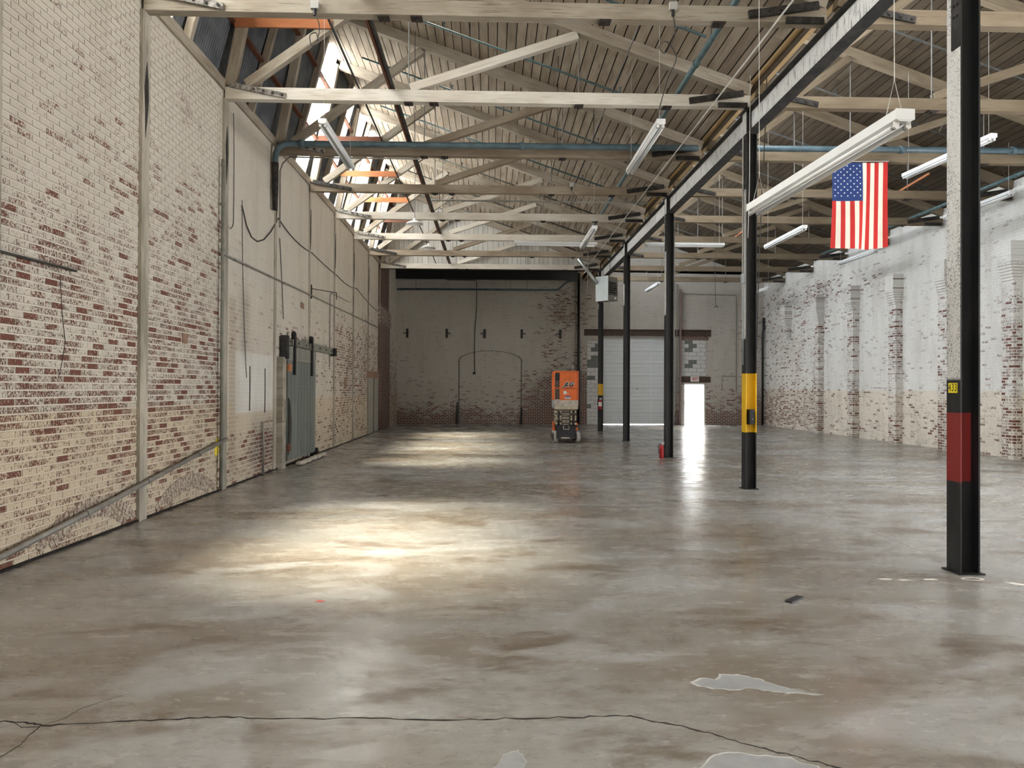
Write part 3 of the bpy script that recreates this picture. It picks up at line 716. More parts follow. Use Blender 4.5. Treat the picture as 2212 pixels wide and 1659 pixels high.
# ================================================================== steel columns and girder
cspec = [
 ('black riveted steel column with a red band and number tags, nearest the camera', [(.86, 1.51, (.20, .018, .016))], 1.83),
 ('black steel column with a tall yellow band, second along the row', [(.98, 2.0, (.72, .44, .012))], 2.6),
 ('plain black steel column with a red extinguisher at its foot', [], 3.6),
 ('plain black steel column in front of the roller door, fourth along the row', [], 4.5),
 ('black steel column with a short yellow band and wall extinguisher, last in the row', [(1.46, 1.93, (.66, .40, .012))], 5.0)]
for i, (y, (lab, bands, worn)) in enumerate(zip(COLY, cspec)):
    M['column%d' % i] = column_mat('column_paint_%d' % i, bands, worn); mt = 'column%d' % i
    c = tag(empty('steel_column', (XC0+CW/2, y+CD/2, 0)), lab, 'column', 'steel columns down the middle of the hall')
    zt = 6.56; hw, hd = CW/2, CD/2
    MB().box(-hw, -hw+.016, -hd, hd, .012, zt).build('flange', mt, c); MB().box(hw-.016, hw, -hd, hd, .012, zt).build('flange', mt, c)
    MB().box(-hw+.016, hw-.016, -.006, .006, .012, zt).build('web', mt, c)
    MB().box(-hw-.03, hw+.03, -hd-.03, hd+.03, 0, .014).build('base_plate', 'black', c)
    MB().box(-hw-.05, hw+.05, -hd-.05, hd+.05, zt-.02, zt).build('cap_plate', 'black', c)
    pl = MB().box(-hw-.012, -hw, -hd-.004, hd*.2, 5.2 if i else 4.96, 6.14).build('splice_plate', 'blacksoot', c)
    for k in range(8):
        for yy in (-.07, -.02): link('rivet', _cache.setdefault('rivet', MB().disc((0, 0, 0), (1, 0, 0), .013, .014, 8).mesh('rivet', 'bolt')), pl, (-hw-.016, yy, 5.26+k*.11))
gl = ['streaked white steel girder over the two nearest columns', 'streaked white steel girder between the yellow-banded and third columns', 'streaked white steel girder between the third and fourth columns', 'streaked white steel girder between the last two columns']
GX, GZ0, GZ1 = XC0+CW/2, 6.14, 6.55
for i in range(4):
    y0, y1 = COLY[i]+CD+.005, COLY[i+1]-.005
    g_ = tag(empty('steel_girder', (GX, y0, GZ0)), gl[i], 'girder', 'girder segments on the column row'); L = y1-y0
    MB().box(-.006, .006, 0, L, .02, GZ1-GZ0-.02).build('web', 'girder', g_)
    MB().prism([(-.095, 0), (.095, 0), (.095, .014), (.012, .024), (-.012, .024), (-.095, .014)], 0, L).build('bottom_flange', 'blacksoot', g_)
    MB().prism([(-.095, .41), (.095, .41), (.095, .396), (.012, .386), (-.012, .386), (-.095, .396)], 0, L).build('top_flange', 'blacksoot', g_)
y1 = COLY[4]+CD; 

# ================================================================== roof trusses
bolt_me = MB().disc((0, 0, 0), (0, 1, 0), .022, .03, 6).mesh('bolt', 'bolt')
washer_me = MB().box(-.075, .075, -.075, .075, -.02, 0).tube([(0, 0, -.02), (0, 0, -.05)], .022, 6).mesh('washer_plate', 'bolt')
def truss(heel, Y, span, mat, label, group, collar, mids, tie=None):
    t = tag(empty('roof_truss', (heel, Y, TZ0)), label, 'roof truss', group)
    def P(dx, z, dy=0): return (dx, dy, z-TZ0)
    dp = .15
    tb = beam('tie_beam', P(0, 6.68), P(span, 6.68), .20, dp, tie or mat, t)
    beam('rafter', P(.72, rz(.72)), P(span+.02, rz(span+.02)), .20, dp, mat, t)
    beam('steep_post', P(.06, 6.80), P(.60, rz(.62)-.02), .16, dp, mat, t)
    beam('brace', P(.34, 6.84, 0), P(3.02, rz(3.02)-.13, 0), .15, .13, mat, t)
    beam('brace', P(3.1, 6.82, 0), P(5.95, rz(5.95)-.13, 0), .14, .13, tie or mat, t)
    if collar: beam('collar_board', P(.16, 7.86, -dp/2-.02), P(1.78, 7.86, -dp/2-.02), .16, .035, collar, t)
    for dx in (3.07, 5.98):
        r = MB().tube([P(dx, 6.78), P(dx, rz(dx)-.08)], .011, 6).build('tie_rod', 'rod', t)
        link('washer_plate', washer_me, t, P(dx, TZ0))
    link('washer_plate', washer_me, t, P(3.5, TZ0)); link('washer_plate', washer_me, t, P(7.5, TZ0))
    h1 = beam('heel_strap', P(.08, 6.81, -dp/2-.02), P(1.02, 6.63, -dp/2-.02), .085, .04, 'char' if mids else 'strap', t)
    for k in range(4): link('bolt', bolt_me, h1, (.42+k*.16, .03 if 0 else -.025, 0))
    h2 = beam('heel_strap', P(span-1.05, 6.66, -dp/2-.02), P(span-.12, 6.80, -dp/2-.02), .10, .05, 'char', t)
    for k in range(3): link('bolt', bolt_me, h2, (.12+k*.15, -.03, 0))
    beam('bolster', P(span-.55, 6.60, -dp/2-.015), P(span-.05, 6.60, -dp/2-.015), .08, .045, 'char', t)
    return t
words = ['first', 'second', 'third', 'fourth', 'fifth', 'sixth', 'seventh', 'eighth', 'ninth']
LL = ['pale timber roof truss cropped by the top edge, wall-side bay',
 'pale timber roof truss whose heel meets the tall flaking wall, with an orange collar board',
 'pale timber roof truss just behind the thick blue pipe, wall-side bay',
 'brownish timber roof truss right after the blue-pipe one, wall-side bay, dark collar board',
 'sunlit white timber roof truss with orange collar, fifth along the wall-side bay',
 'sunlit white timber roof truss with orange collar, sixth along the wall-side bay',
 'timber roof truss with dark red collar, seventh along the wall-side bay',
 'last timber roof truss of the wall-side bay, right against the plank gable']
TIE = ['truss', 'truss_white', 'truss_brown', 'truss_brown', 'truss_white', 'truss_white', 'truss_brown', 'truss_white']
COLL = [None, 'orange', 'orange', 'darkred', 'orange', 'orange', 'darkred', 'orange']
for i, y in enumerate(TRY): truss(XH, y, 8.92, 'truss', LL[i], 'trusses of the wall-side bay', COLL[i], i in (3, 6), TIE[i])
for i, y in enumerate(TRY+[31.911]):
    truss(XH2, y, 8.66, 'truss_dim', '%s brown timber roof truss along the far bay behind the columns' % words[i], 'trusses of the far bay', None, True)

# ================================================================== pipes
def pipe(name, pts, r, mat, label, cat='pipe', couplings=(), hang=(), htop=None, n=10, group=None):
    b = Vector(pts[0]); t = tag(empty(name, b), label, cat, group)
    MB().tube([Vector(p)-b for p in pts], r, n).build('run', mat, t, True)
    for c, d in couplings: MB().disc(Vector(c)-b, d, r*1.28, r*1.9, n).build('coupling', mat, t, True)
    for h in hang:
        q = Vector(h)-b; MB().tube([(q.x, q.y, q.z-r-.005), (q.x, q.y, (htop(h) if callable(htop) else htop)-b.z)], .006, 5).build('hanger', 'bolt', t)
    return t
def arc(p0, c, p1, n=5):
    p0, c, p1 = Vector(p0), Vector(c), Vector(p1)
    return [p0*(1-k/n)**2+c*2*(k/n)*(1-k/n)+p1*(k/n)**2 for k in range(n+1)]
zt_l = lambda h: rz(h[0]-XH)+.1
zt_r = lambda h: rz(h[0]-XH2)+.1
YP = 14.72
sm_ = pipe('sprinkler_main', [(XL+.09, YP, 6.30), (XL+.09, YP, 6.35)]+arc((XL+.09, YP, 6.4), (XL+.09, YP, 6.72), (XL+.4, YP, 6.72))+[(-1.9, YP, 6.73), (3.0, YP, 6.74), (4.28, YP, 6.745)], .062, 'bluepipe',
     'thick blue-grey sprinkler main crossing the wall-side bay', couplings=[((-3.9, YP, 6.72), (1, 0, 0)), ((.6, YP, 6.735), (1, 0, 0)), ((2.9, YP, 6.74), (1, 0, 0))],
     hang=[(-1.6, YP, 6.73), (1.35, YP, 6.735), (2.1, YP, 6.74)], htop=zt_l, n=14)
MB().tube([(0, 0, -.95), (0, 0, -.5), (0, 0, .02)], [.05, .066, .068], 12).build('scorched_leg', 'char', sm_, True)
pipe('sprinkler_main', [(4.7, YP, 6.75), (8, YP, 6.77), (XR-.02, YP, 6.8)], .062, 'bluepipe', 'thick blue-grey sprinkler main crossing the far bay above the flag', couplings=[((8.6, YP, 6.77), (1, 0, 0)), ((11.0, YP, 6.79), (1, 0, 0))], hang=[(6.3, YP, 6.76), (9.6, YP, 6.78)], htop=zt_r, n=14)
pipe('sprinkler_feed', [(3.28, 8.9, 6.97), (3.28, 14, 6.97), (3.28, 20, 6.97), (3.28, 26.6, 6.97)], .047, 'teal', 'teal pipe running lengthwise beside the girder under the planks',
     couplings=[((3.28, y, 6.97), (0, 1, 0)) for y in (11.4, 17.0, 22.6)], hang=[(3.28, y, 6.97) for y in (10.6, 13.3, 16.2, 19.0, 21.8, 24.6)], htop=zt_l, n=12)
pipe('sprinkler_feed', [(12.4, 14.95, 6.82), (12.4, 20, 6.82), (12.4, 27, 6.82)], .047, 'teal', 'teal pipe running lengthwise along the top of the pilaster wall', couplings=[((12.4, y, 6.82), (0, 1, 0)) for y in (16.5, 21.5)], hang=[(12.4, y, 6.82) for y in (15.6, 16.9, 19.8, 22.6)], htop=zt_r, n=10)
def branch(Y, heel, x0, x1, mat, label, group, ztop):
    zz = lambda x: rz(x-heel)-.17
    t = tag(empty('sprinkler_branch', (x0, Y, zz(x0))), label, 'pipe', group); b = Vector((x0, Y, zz(x0)))
    MB().tube([(0, 0, 0), Vector((x1, Y, zz(x1)))-b], .022, 7).build('run', mat, t, True)
    for k in range(4):
        x = x0+(x1-x0)*(.06+.27*k); p = Vector((x, Y, zz(x)))-b
        MB().tube([p, p+Vector((0, 0, .1))], .012, 6).disc(p+Vector((0, 0, .11)), (0, 0, 1), .03, .008, 8).build('sprinkler_head', mat, t)
        q = p+Vector((.5, 0, -.17)); 
        MB().tube([q, q+Vector((0, 0, .29))], .006, 5).build('hanger', 'bolt', t)
for i in range(8):
    y = TRY[0]+1.41+2.817*i
    if i < 7: branch(y, XH, -3.0, 3.26, 'teal' if i < 4 else 'darkpipe', 'thin sloping sprinkler pipe after the %s truss of the wall-side bay' % words[i], 'sprinkler branches of the wall-side bay', zt_l)
    branch(y, XH2, 6.0, 12.1, 'darkpipe', 'thin dark sloping sprinkler pipe after the %s truss of the far bay' % words[i], 'sprinkler branches of the far bay', zt_r)
# long runners lying on the tie beams
r1 = tag(empty('plank_runner', (-1.72, 8.9, 6.79)), 'dark double timber runner lying lengthwise on the tie beams', 'timber')
beam('runner', (-.03, 0, .04), (-.03, 20.3, .04), .07, .035, 'darkred', r1); beam('runner', (.03, 0, .04), (.03, 20.3, .04), .07, .035, 'char', r1)
pipe('conduit', [(-2.27, 8.9, 6.81), (-2.27, 29.2, 6.81)], .018, 'wire', 'slender dark conduit lying lengthwise on the tie beams', 'conduit', n=6)
pipe('conduit', [(2.2, 8.9, 7.2), (2.2, 18, 7.2), (2.2, 29, 7.2)], .012, 'rod', 'slender pale conduit running lengthwise under the rafters of the wall-side bay', 'conduit', n=6)
pipe('conduit', [(-1.5, 17.72, 6.38), (3.9, 17.72, 6.38)], .022, 'conduit', 'straight grey conduit slung under the fourth tie beam', 'conduit', n=8, hang=[(-1.3, 17.75, 6.38), (1.2, 17.75, 6.38), (3.6, 17.75, 6.38)], htop=6.6)
pipe('guy_rod', [(3.57, 8.0, 6.36), (3.58, 16, 6.34), (3.6, 27, 6.33)], .012, 'wirelight', 'pale thin rod running beside the girder below the truss ends', 'rod', n=6)
# left wall conduits
pipe('wall_pipe', [(XL+.09, 6.45, .15), (XL+.09, 8.65, .40), (XL+.09, 12.15, .85)], .03, 'conduit', 'grey pipe climbing low across the flaking brick wall', couplings=[((XL+.09, 8.0, .326), (0, 1, .114)), ((XL+.09, 9.4, .50), (0, 1, .12)), ((XL+.09, 11.0, .70), (0, 1, .12))], n=10)
pipe('wall_pipe', [(XL+.07, 11.95, .05), (XL+.07, 11.95, 5.5)], .028, 'greenpipe', 'upright green-grey pipe beside the third wall post', couplings=[((XL+.07, 11.95, 4.0), (0, 0, 1)), ((XL+.07, 11.95, 4.75), (0, 0, 1)), ((XL+.07, 11.95, 5.4), (0, 0, 1))], n=10)
pipe('wall_conduit', [(XL+.04, 12.0, 3.95), (XL+.04, 18, 4.02), (XL+.04, 28.5, 4.12)], .018, 'conduit', 'long level grey conduit halfway up the whitewashed wall', 'conduit', couplings=[((XL+.04, y, 3.95+(y-12)*.0105), (0, 1, 0)) for y in (12.6, 15.6, 20.7, 24.0)], n=8)
pipe('wall_conduit', [(XL+.035, 6.2, 2.95), (XL+.035, 7.85, 2.97)], .014, 'wire', 'short dark conduit stub on the nearest wall bay', 'conduit', n=7)
pipe('wall_conduit', [(XL+.035, 20.0, 2.3), (XL+.035, 20.0, 4.3), (XL+.035, 20.1, 4.38), (XL+.035, 22.6, 4.42)], .014, 'conduit', 'slim bent conduit rising beyond the sliding door', 'conduit', n=7)
pipe('wall_conduit', [(XL+.05, 15.2, 5.1), (XL+.05, 15.2, 6.3), (XL+.12, 15.15, 6.45), (-4.2, 14.9, 6.5), (-1.5, 14.88, 6.49)], .017, 'conduit', 'conduit bending from the wall under the blue main', 'conduit', n=7)
def wire(name, pts, label, r=.006, mat='wire', cat='cable', sub=6):
    P = []
    for a, c, b in zip(pts[::2], pts[1::2], pts[2::2]): P += arc(a, c, b, sub)[(1 if P else 0):]
    return tag(MB().tube(P, r, 5).build(name, mat), label, cat)
X = XL+.02
wire('wall_cable', [(X, 13.0, 5.0), (X, 13.6, 3.9), (X, 15.2, 5.3), (X, 16.4, 5.0), (X, 18.0, 5.1), (X, 20, 5.0), (X, 20.9, 5.0), (X, 22.6, 4.85), (X, 24.0, 5.05), (X, 26, 4.8), (X, 28.5, 4.75)], 'loose black cable sagging from post to post along the wall', .012)
wire('wall_cable', [(X, 13.0, 5.1), (X, 13.05, 3.2), (X, 13.3, 1.9)], 'thin cable hanging down the wall above the white patch', .007)
wire('wall_cable', [(X, 12.55, 6.5), (X, 12.6, 5.6), (X, 12.58, 4.6), (X, 12.55, 4.5), (X, 12.42, 4.45)], 'thin cable hanging down beside the third wall post', .007)
wire('wall_cable', [(X, 15.3, 4.9), (X, 15.5, 3.9), (X, 15.6, 3.2)], 'thin cable hanging above the sliding door', .009)
bk = tag(empty('wall_bracket', (XL, 18.0, 4.1)), 'small black iron bracket arm on the wall above the sliding door', 'bracket')
MB().box(0, .03, -.03, .03, -.15, .2).build('plate', 'black', bk); MB().tube([(.02, 0, .1), (.45, .9, .12), (.45, .9, -.06)], .012, 6).build('arm', 'black', bk)

# ---- sliding barn door on its rail
Y0, Y1 = 15.52, 17.95; ZD = 2.62
sdr = struct(empty('door_1', (XL, Y0, 0)), 'grey-green plank sliding door on an overhead rail')
XD = .16
MB().box(.09, .125, .02, Y1-Y0, .12, ZD-.02).build('core', 'barnframe', sdr)
nb = 9; bw = (Y1-Y0)/nb
for k in range(nb): beam('plank', (.135, bw*(k+.5), .14), (.135, bw*(k+.5), ZD-.32), bw-.016, .03, 'barn', sdr, updir=(0, 1, 0))
MB().box(.12, .155, 0, Y1-Y0, ZD-.31, ZD).build('top_rail', 'barnframe', sdr)
for z in (.95, 1.75):
    b_ = MB().box(.15, .158, .05, Y1-Y0-.05, z-.01, z+.01).build('batten', 'barn', sdr)
MB().prism([(.02, 1.5), (.12, 1.42), (.22, 1.22), (.26, .95), (.22, .62), (.12, .38), (.02, .26)], .15, .165, 'X').build('guard_plate', 'black', sdr)
for z in (2.15, .42): MB().box(.15, .19, -.05, .14, z-.08, z+.08).build('hinge_block', 'orange' if z > 1 else 'darkred', sdr)
for yy in (.42, 1.95):
    h = MB().box(.17, .20, yy-.05, yy+.05, ZD-.62, ZD+.32).build('hanger_strap', 'black', sdr)
    MB().disc((.15, yy, ZD+.26), (1, 0, 0), .09, .06, 14).build('wheel', 'black', h)
MB().box(.05, .11, .1, 4.6, ZD+.03, ZD+.2).build('rail', 'greenpipe', sdr)
for k in range(7): link('bolt', _cache.setdefault('rbolt', MB().disc((0, 0, 0), (1, 0, 0), .025, .02, 6).mesh('bolt', 'bolt')), sdr, (.115, .3+k*.68, ZD+.11))
MB().box(.03, .17, -.16, .02, ZD-.28, ZD+.22).build('end_stop', 'blacksoot', sdr); MB().box(.03, .18, 4.5, 4.72, ZD-.02, ZD+.2).build('end_stop', 'black', sdr)
MB().box(.0, .13, -.32, -.06, 0, ZD-.25).build('jamb_post', 'post', sdr)
MB().tube([(.17, -.42, 1.0), (.22, -.42, 1.02), (.22, -.42, 1.45), (.17, -.42, 1.47)], .02, 6).build('pull_handle', 'post', sdr)
MB().box(.02, .2, Y1-Y0, Y1-Y0+.12, 0, .22).build('floor_stop', 'black', sdr)
def sandbag(y, l, r, lab, rot):
    m = MB(); n = 10; k = 8; vs = []
    for i in range(n+1):
        t = i/n; w = math.sin(math.pi*min(max(t, .04), .96))**.45
        for j in range(k):
            a = 2*math.pi*j/k; vs.append((math.cos(a)*r*w*1.25, (t-.5)*l, max(0.0, r*.62+math.sin(a)*r*.62*w)))
    m.add(vs, [(i*k+j, i*k+(j+1) % k, (i+1)*k+(j+1) % k, (i+1)*k+j) for i in range(n) for j in range(k)]+[tuple(range(k)), tuple(n*k+j for j in range(k))])
    o = m.build('sandbag', 'bag', None, True, (XL+.32, y, .001)); o.rotation_euler = (0, 0, rot)
    return tag(o, lab, 'sandbag', 'sandbags along the sliding door sill')
for k, w_ in enumerate(('nearest', 'second', 'third', 'fourth', 'last')): sandbag(16.0+k*.49, .46, .085, '%s pale sandbag of the row against the sliding door sill' % w_, rnd.uniform(-.12, .12))
pipe('floor_stub', [(XL+.05, 14.2, .02), (XL+.06, 14.2, .5), (XL+.05, 14.15, 1.05)], .022, 'conduit', 'pale curved pipe stub standing against the stained wall patch', n=7)

# ================================================================== strip lights
def strip_light(p0, p1, label, tops, V=True):
    p0, p1 = Vector(p0), Vector(p1); L = (p1-p0).length
    t = tag(empty('strip_light', p0), label, 'light', 'hanging strip lights')
    y = (p1-p0).normalized(); x = y.cross(Vector((0, 0, 1))).normalized(); z = x.cross(y)
    m = Matrix.Identity(4); m.col[0][:3] = x; m.col[1][:3] = y; m.col[2][:3] = z; m.col[3][:3] = p0
    t.matrix_world = m
    MB().prism([(-.066, .0), (-.03, -.012), (.03, -.012), (.066, .0), (.062, .07), (-.062, .07)], .004, L-.004).build('housing', 'white', t)
    for yy in (0, L-.006): MB().box(-.068, .068, yy, yy+.006, -.002, .072).build('end_plate', 'white', t)
    for xx in (-.042, .042):
        tb = MB().tube([(xx, .05, -.035), (xx, L-.05, -.035)], .0195, 12).build('tube', 'tube', t, True)
        for yy in (.03, L-.045):
            MB().prism([(xx-.016, 0), (xx+.016, 0), (xx+.02, -.045), (xx, -.058), (xx-.02, -.045)], yy, yy+.018).build('socket', 'sock', t)
        for yy in (.047, L-.075): MB().tube([(xx, yy, -.035), (xx, yy+.028, -.035)], .0205, 12).build('tube_cap', 'zinc', t)
    MB().box(-.012, .012, .05, L-.05, -.016, -.010).build('ballast_seam', 'zinc', t)
    for yy, zt in tops:
        q = p0+y*yy
        if V:
            MB().tube([(-.06, yy, .07), (0, yy, .32), (.06, yy, .07)], .003, 5).tube([(0, yy, .31), (0, yy, zt-q.z)], .0035, 5).build('hanger_wire', 'wirelight', t)
        else: MB().tube([(0, yy, .07), (0, yy, zt-q.z)], .0035, 5).build('hanger_wire', 'wirelight', t)
    return t
ztl = lambda p: rz(p[0]-XH)+.09
ztr = lambda p: rz(p[0]-XH2)+.09
def sl(x, y0, z, L, label, V=True, bay='l', x1=None, z1=None):
    f = ztl if bay == 'l' else ztr
    strip_light((x, y0, z), (x1 if x1 is not None else x, y0+L, z1 if z1 is not None else z), label, [(.12, f((x, 0))), (L-.12, f((x, 0)))], V)
strip_light((2.80, 4.75, 3.56), (2.66, 7.2, 3.54), 'large white two-tube strip light hanging low in the foreground', [(.12, 7.5), (2.3, 7.5)])
sl(-2.80, 11.8, 6.08, 2.45, 'white strip light hanging under the sunlit skylight beside the tall wall', False)
sl(2.55, 10.7, 5.74, 2.45, 'white strip light hanging beside the teal pipe next to the girder', False)
sl(9.05, 12.6, 6.30, 2.45, 'white strip light passing behind the nearest black column, right of the flag', False, 'r', 8.85)
sl(12.0, 16.1, 6.28, 2.45, 'white strip light near the wall top just past the nearest column', False, 'r')
sl(7.64, 17.2, 5.68, 2.45, 'white strip light hanging between the yellow-banded column and the flag', False, 'r')
sl(12.05, 22.0, 6.10, 2.4, 'white strip light just under the bottom edge of the flag', False, 'r')
sl(6.95, 29.5, 6.12, 2.4, 'small far strip light between the third and fourth columns', False, 'r')
sl(11.8, 30.0, 6.06, 2.4, 'tiny far strip light in the corner by the pilaster wall', False, 'r')
sl(2.53, 17.5, 5.68, 2.45, 'white strip light crossing in front of a crosswise one, near the heater', False)
strip_light((.65, 20.9, 5.98), (3.09, 20.9, 5.96), 'white strip light hung crosswise in the wall-side bay', [(.1, zl(.75)), (2.3, zl(2.95))], False)
strip_light((4.68, 21.7, 6.14), (7.13, 21.7, 6.14), 'white strip light hung crosswise just behind the column row', [(.7, zr(5.4)), (2.3, zr(6.98))], False)

# ================================================================== cords, boxes, pendant lamps
def drop(box_p, pts, label):
    b = Vector(box_p); t = tag(empty('power_drop', b), label, 'cord', 'power cords from roof boxes')
    MB().box(-.05, .05, -.03, .03, -.05, .05).build('junction_box', 'box_grey', t)
    MB().tube([(0, 0, -.05), (0, 0, -.13)], .022, 8).build('plug', 'ink', t)
    P = []
    q = [Vector((0, 0, -.12))]+[Vector(p)-b for p in pts]
    for i in range(len(q)-1):                       # Catmull-Rom through the points
        p0, p1, p2, p3 = q[max(0, i-1)], q[i], q[i+1], q[min(len(q)-1, i+2)]
        for k in range(8):
            s = k/8; P.append(.5*((2*p1)+(p2-p0)*s+(2*p0-5*p1+4*p2-p3)*s*s+(3*p1-p0-3*p2+p3)*s**3))
    P.append(q[-1]); MB().tube(P, .007, 6).build('cord', 'wire', t, True)
drop((2.36, 9.26, 6.74), [(2.38, 9.25, 6.35), (2.26, 9.25, 6.12), (2.18, 9.25, 6.2), (2.28, 9.26, 6.27), (2.44, 9.4, 6.13), (2.42, 9.8, 6.0), (2.5, 10.8, 5.84)], 'grey roof box with a black looped cord feeding the strip light by the teal pipe')
drop((-2.30, 9.26, 6.66), [(-2.24, 9.25, 6.4), (-2.26, 9.25, 6.22), (-2.33, 9.25, 6.12), (-2.36, 9.25, 6.26), (-2.28, 9.26, 6.3), (-2.26, 9.27, 6.2)], 'short looped cord under the first truss beside the skylight')
drop((1.98, 17.7, 6.80), [(1.98, 17.65, 6.62), (2.06, 17.65, 6.52), (2.0, 17.65, 6.46), (1.96, 17.65, 6.2)], 'small roof box with dangling cord under the fourth truss')
drop((8.05, 12.085, 6.70), [(8.06, 12.05, 6.45), (8.0, 12.04, 6.36), (7.8, 12.04, 6.34), (7.72, 12.1, 6.2)], 'roof box with a drooping cord right of the nearest column')
def pendant(p, top, label):
    t = tag(empty('pendant_lamp', p), label, 'lamp', 'enamel pendant lamps')
    MB().tube([(0, 0, 0), (0, 0, .03), (0, 0, .07), (0, 0, .10), (0, 0, .16)], [.235, .225, .14, .05, .04], 20, False).build('shade', 'white', t, True)
    MB().tube([(0, 0, .02), (0, 0, .05), (0, 0, .09)], [.02, .04, .03], 10).build('bulb', 'tube', t, True)
    MB().tube([(0, 0, .15), (0, 0, top-p[2])], .008, 6).build('stem', 'rod', t)
pendant((-2.2, 20.4, 6.40), zl(-2.2), 'white enamel pendant lamp under the sunlit fifth truss')
pendant((-2.12, 24.0, 6.42), zl(-2.12), 'white enamel pendant lamp farther back, near the plank gable')
cb = tag(empty('column_conduit', (XC0-.03, COLY[1]+.06, 3.65)), 'grey conduit and switch box on the yellow-banded column', 'conduit')
MB().box(-.03, .03, -.04, .04, -.08, .08).build('box', 'steelblue', cb); MB().tube([(0, 0, .08), (0, 0, 2.4)], .011, 6).build('riser', 'conduit', cb); MB().tube([(0, 0, -.08), (0, 0, -1.5)], .009, 6).build('tail', 'steelblue', cb)
sb = tag(empty('switch_box', (XC0+CW/2, COLY[1]-.0, 1.25)), 'small black switch box inside the yellow column band', 'switch box'); MB().box(-.05, .03, -.07, .085, -.13, .13).build('case', 'ink', sb); MB().box(-.02, .0, -.085, -.07, -.05, -.02).build('lever', 'rod', sb)
wire('hanging_cable', [(4.63, 11.9, 6.99), (4.63, 11.9, 6.5), (4.58, 11.95, 5.2), (4.53, 12.0, 3.9), (4.55, 12.1, 2.4)], 'black cable hanging along the yellow-banded column from above', .009)
wire('hanging_cable', [(4.33, 11.85, 7.0), (4.33, 11.86, 6.5), (4.34, 11.9, 5.3), (4.345, 11.95, 4.6), (4.35, 12.0, 4.3)], 'pale cable hanging along the yellow-banded column from above', .007, 'wirelight')
wire('hanging_cable', [(7.1, 22.5, zr(7.1)), (7.1, 22.5, 5.5), (7.12, 22.5, 4.45), (7.15, 22.5, 4.25), (7.22, 22.5, 4.36), (7.16, 22.5, 4.42), (7.06, 22.5, 4.32)], 'thin cable with a knotted end hanging before the end wall', .008)
def at_strip(y, z0, z1): return [(XC0+CW+.03, y, z0), (XC0+CW+.03, y, z1)]
pipe('column_conduit', at_strip(COLY[2]+.1, .9, 6.0), .016, 'conduit', 'pale conduit rising beside the third column', 'conduit', n=7)
lath = tag(beam('lath', (10.35, 16.6, 6.86), (10.55, 19.4, 6.80), .05, .03, 'orange'), 'long orange lath under the rafters of the far bay', 'lath')
lath = tag(beam('lath', (8.1, 22.0, 6.86), (8.2, 24.6, 6.83), .05, .03, 'orange'), 'short orange lath far back under the rafters of the far bay', 'lath')

# ================================================================== number tags, exit sign, extinguishers
nt = tag(empty('number_sign', (XC0, 6.66, 1.745)), 'three yellow tags reading 433 on the nearest column', 'sign')
for k, ch in enumerate('433'):
    yy = .045-.044*k
    pl = MB().box(-.004, -.001, yy-.0205, yy+.0205, -.047, .047).build('tag_plate', 'tagyellow', nt)
    text('digit', ch, .105, 'ink', face_west(-.005, yy, 0), pl, .001, 0, .62)
ex = tag(empty('exit_sign', (9.865, YF-.06, 2.22)), 'white EXIT sign with red letters above the bright doorway', 'sign')
MB().box(-.2, .2, -.03, .03, -.125, .125).build('case', 'exitwhite', ex)
MB().box(-.14, .14, -.034, -.03, -.09, .09).build('face', 'inkwhite', ex)
text('lettering', 'EXIT', .19, 'exitred', face_cam(0, -.036, 0), ex, .003, 0, .68, .006)
def extinguisher(p, lab, hgt, r, body, group='fire extinguishers'):
    t = tag(empty('fire_extinguisher', p), lab, 'extinguisher', group)
    MB().tube([(0, 0, 0), (0, 0, .01), (0, 0, hgt*.7), (0, 0, hgt*.78), (0, 0, hgt*.82), (0, 0, hgt*.86)], [r*.96, r, r, r*.8, r*.4, r*.3], 16).build('cylinder', 'red_ext', t, True)
    MB().tube([(0, 0, hgt*.25), (0, 0, hgt*.62)], r*1.02, 16, False).build('label', body, t, True)
    MB().box(-r*.25, r*1.1, -.012, .012, hgt*.86, hgt*.91).box(-r*.2, r*1.2, -.012, .012, hgt*.94, hgt*.98).box(-r*.25, 0, -.014, .014, hgt*.84, hgt*.98).build('valve_handle', 'zinc', t)
    MB().tube(arc((-r*.2, 0, hgt*.88), (-r*1.9, 0, hgt*.95), (-r*1.25, -.01, hgt*.3), 8), .009, 6).build('hose', 'ink', t, True)
extinguisher((4.26, 17.72, 0), 'red fire extinguisher standing on the floor beside the third column', .40, .058, 'red_ext')
extinguisher((4.44, 29.0, .9), 'fire extinguisher with a white label hung on the last column', .46, .075, 'sticker')
fl = tag(MB().box(-.03, .03, -.11, .11, 0, .012).build('metal_strip', 'hub', None, False, (2.49, 5.785, .001)), 'flat dark metal strip lying on the concrete', 'metal strip'); fl.rotation_euler = (0, 0, -.82)

# ================================================================== flag
FW, FH, FX, FY, FZ = 1.20, 1.80, 7.18, 14.86, 6.53
def fpt(u, v):
    """u across the stripes 0..1, v down 0..1"""
    sag = -.018*math.sin(math.pi*u)*(1-v)+.03*u*(1-v)-.035*math.sin(math.pi*u)*v
    x = u*FW*(1-.055*v*u)-.02*(1-u)*math.sin(math.pi*v)*-1
    y = .06*math.sin(u*9.5+v*1.3)*(.35+.65*v)+.018*math.sin(u*21+v*2)*v-.05*v*u
    return (x, y, -v*FH+sag)
flag = MB(); NU, NV = 52, 36
flag.add([fpt(i/NU, j/NV) for j in range(NV+1) for i in range(NU+1)], [])
for j in range(NV):
    for i in range(NU):
        s = i//4; canton = s < 7 and j < NV*.42
        flag.f.append((j*(NU+1)+i, j*(NU+1)+i+1, (j+1)*(NU+1)+i+1, (j+1)*(NU+1)+i)); flag.mi.append(2 if canton else (0 if s % 2 == 0 else 1))
fo = tag(empty('flag', (FX, FY, FZ)), 'American flag hanging vertically from the roof truss', 'flag')
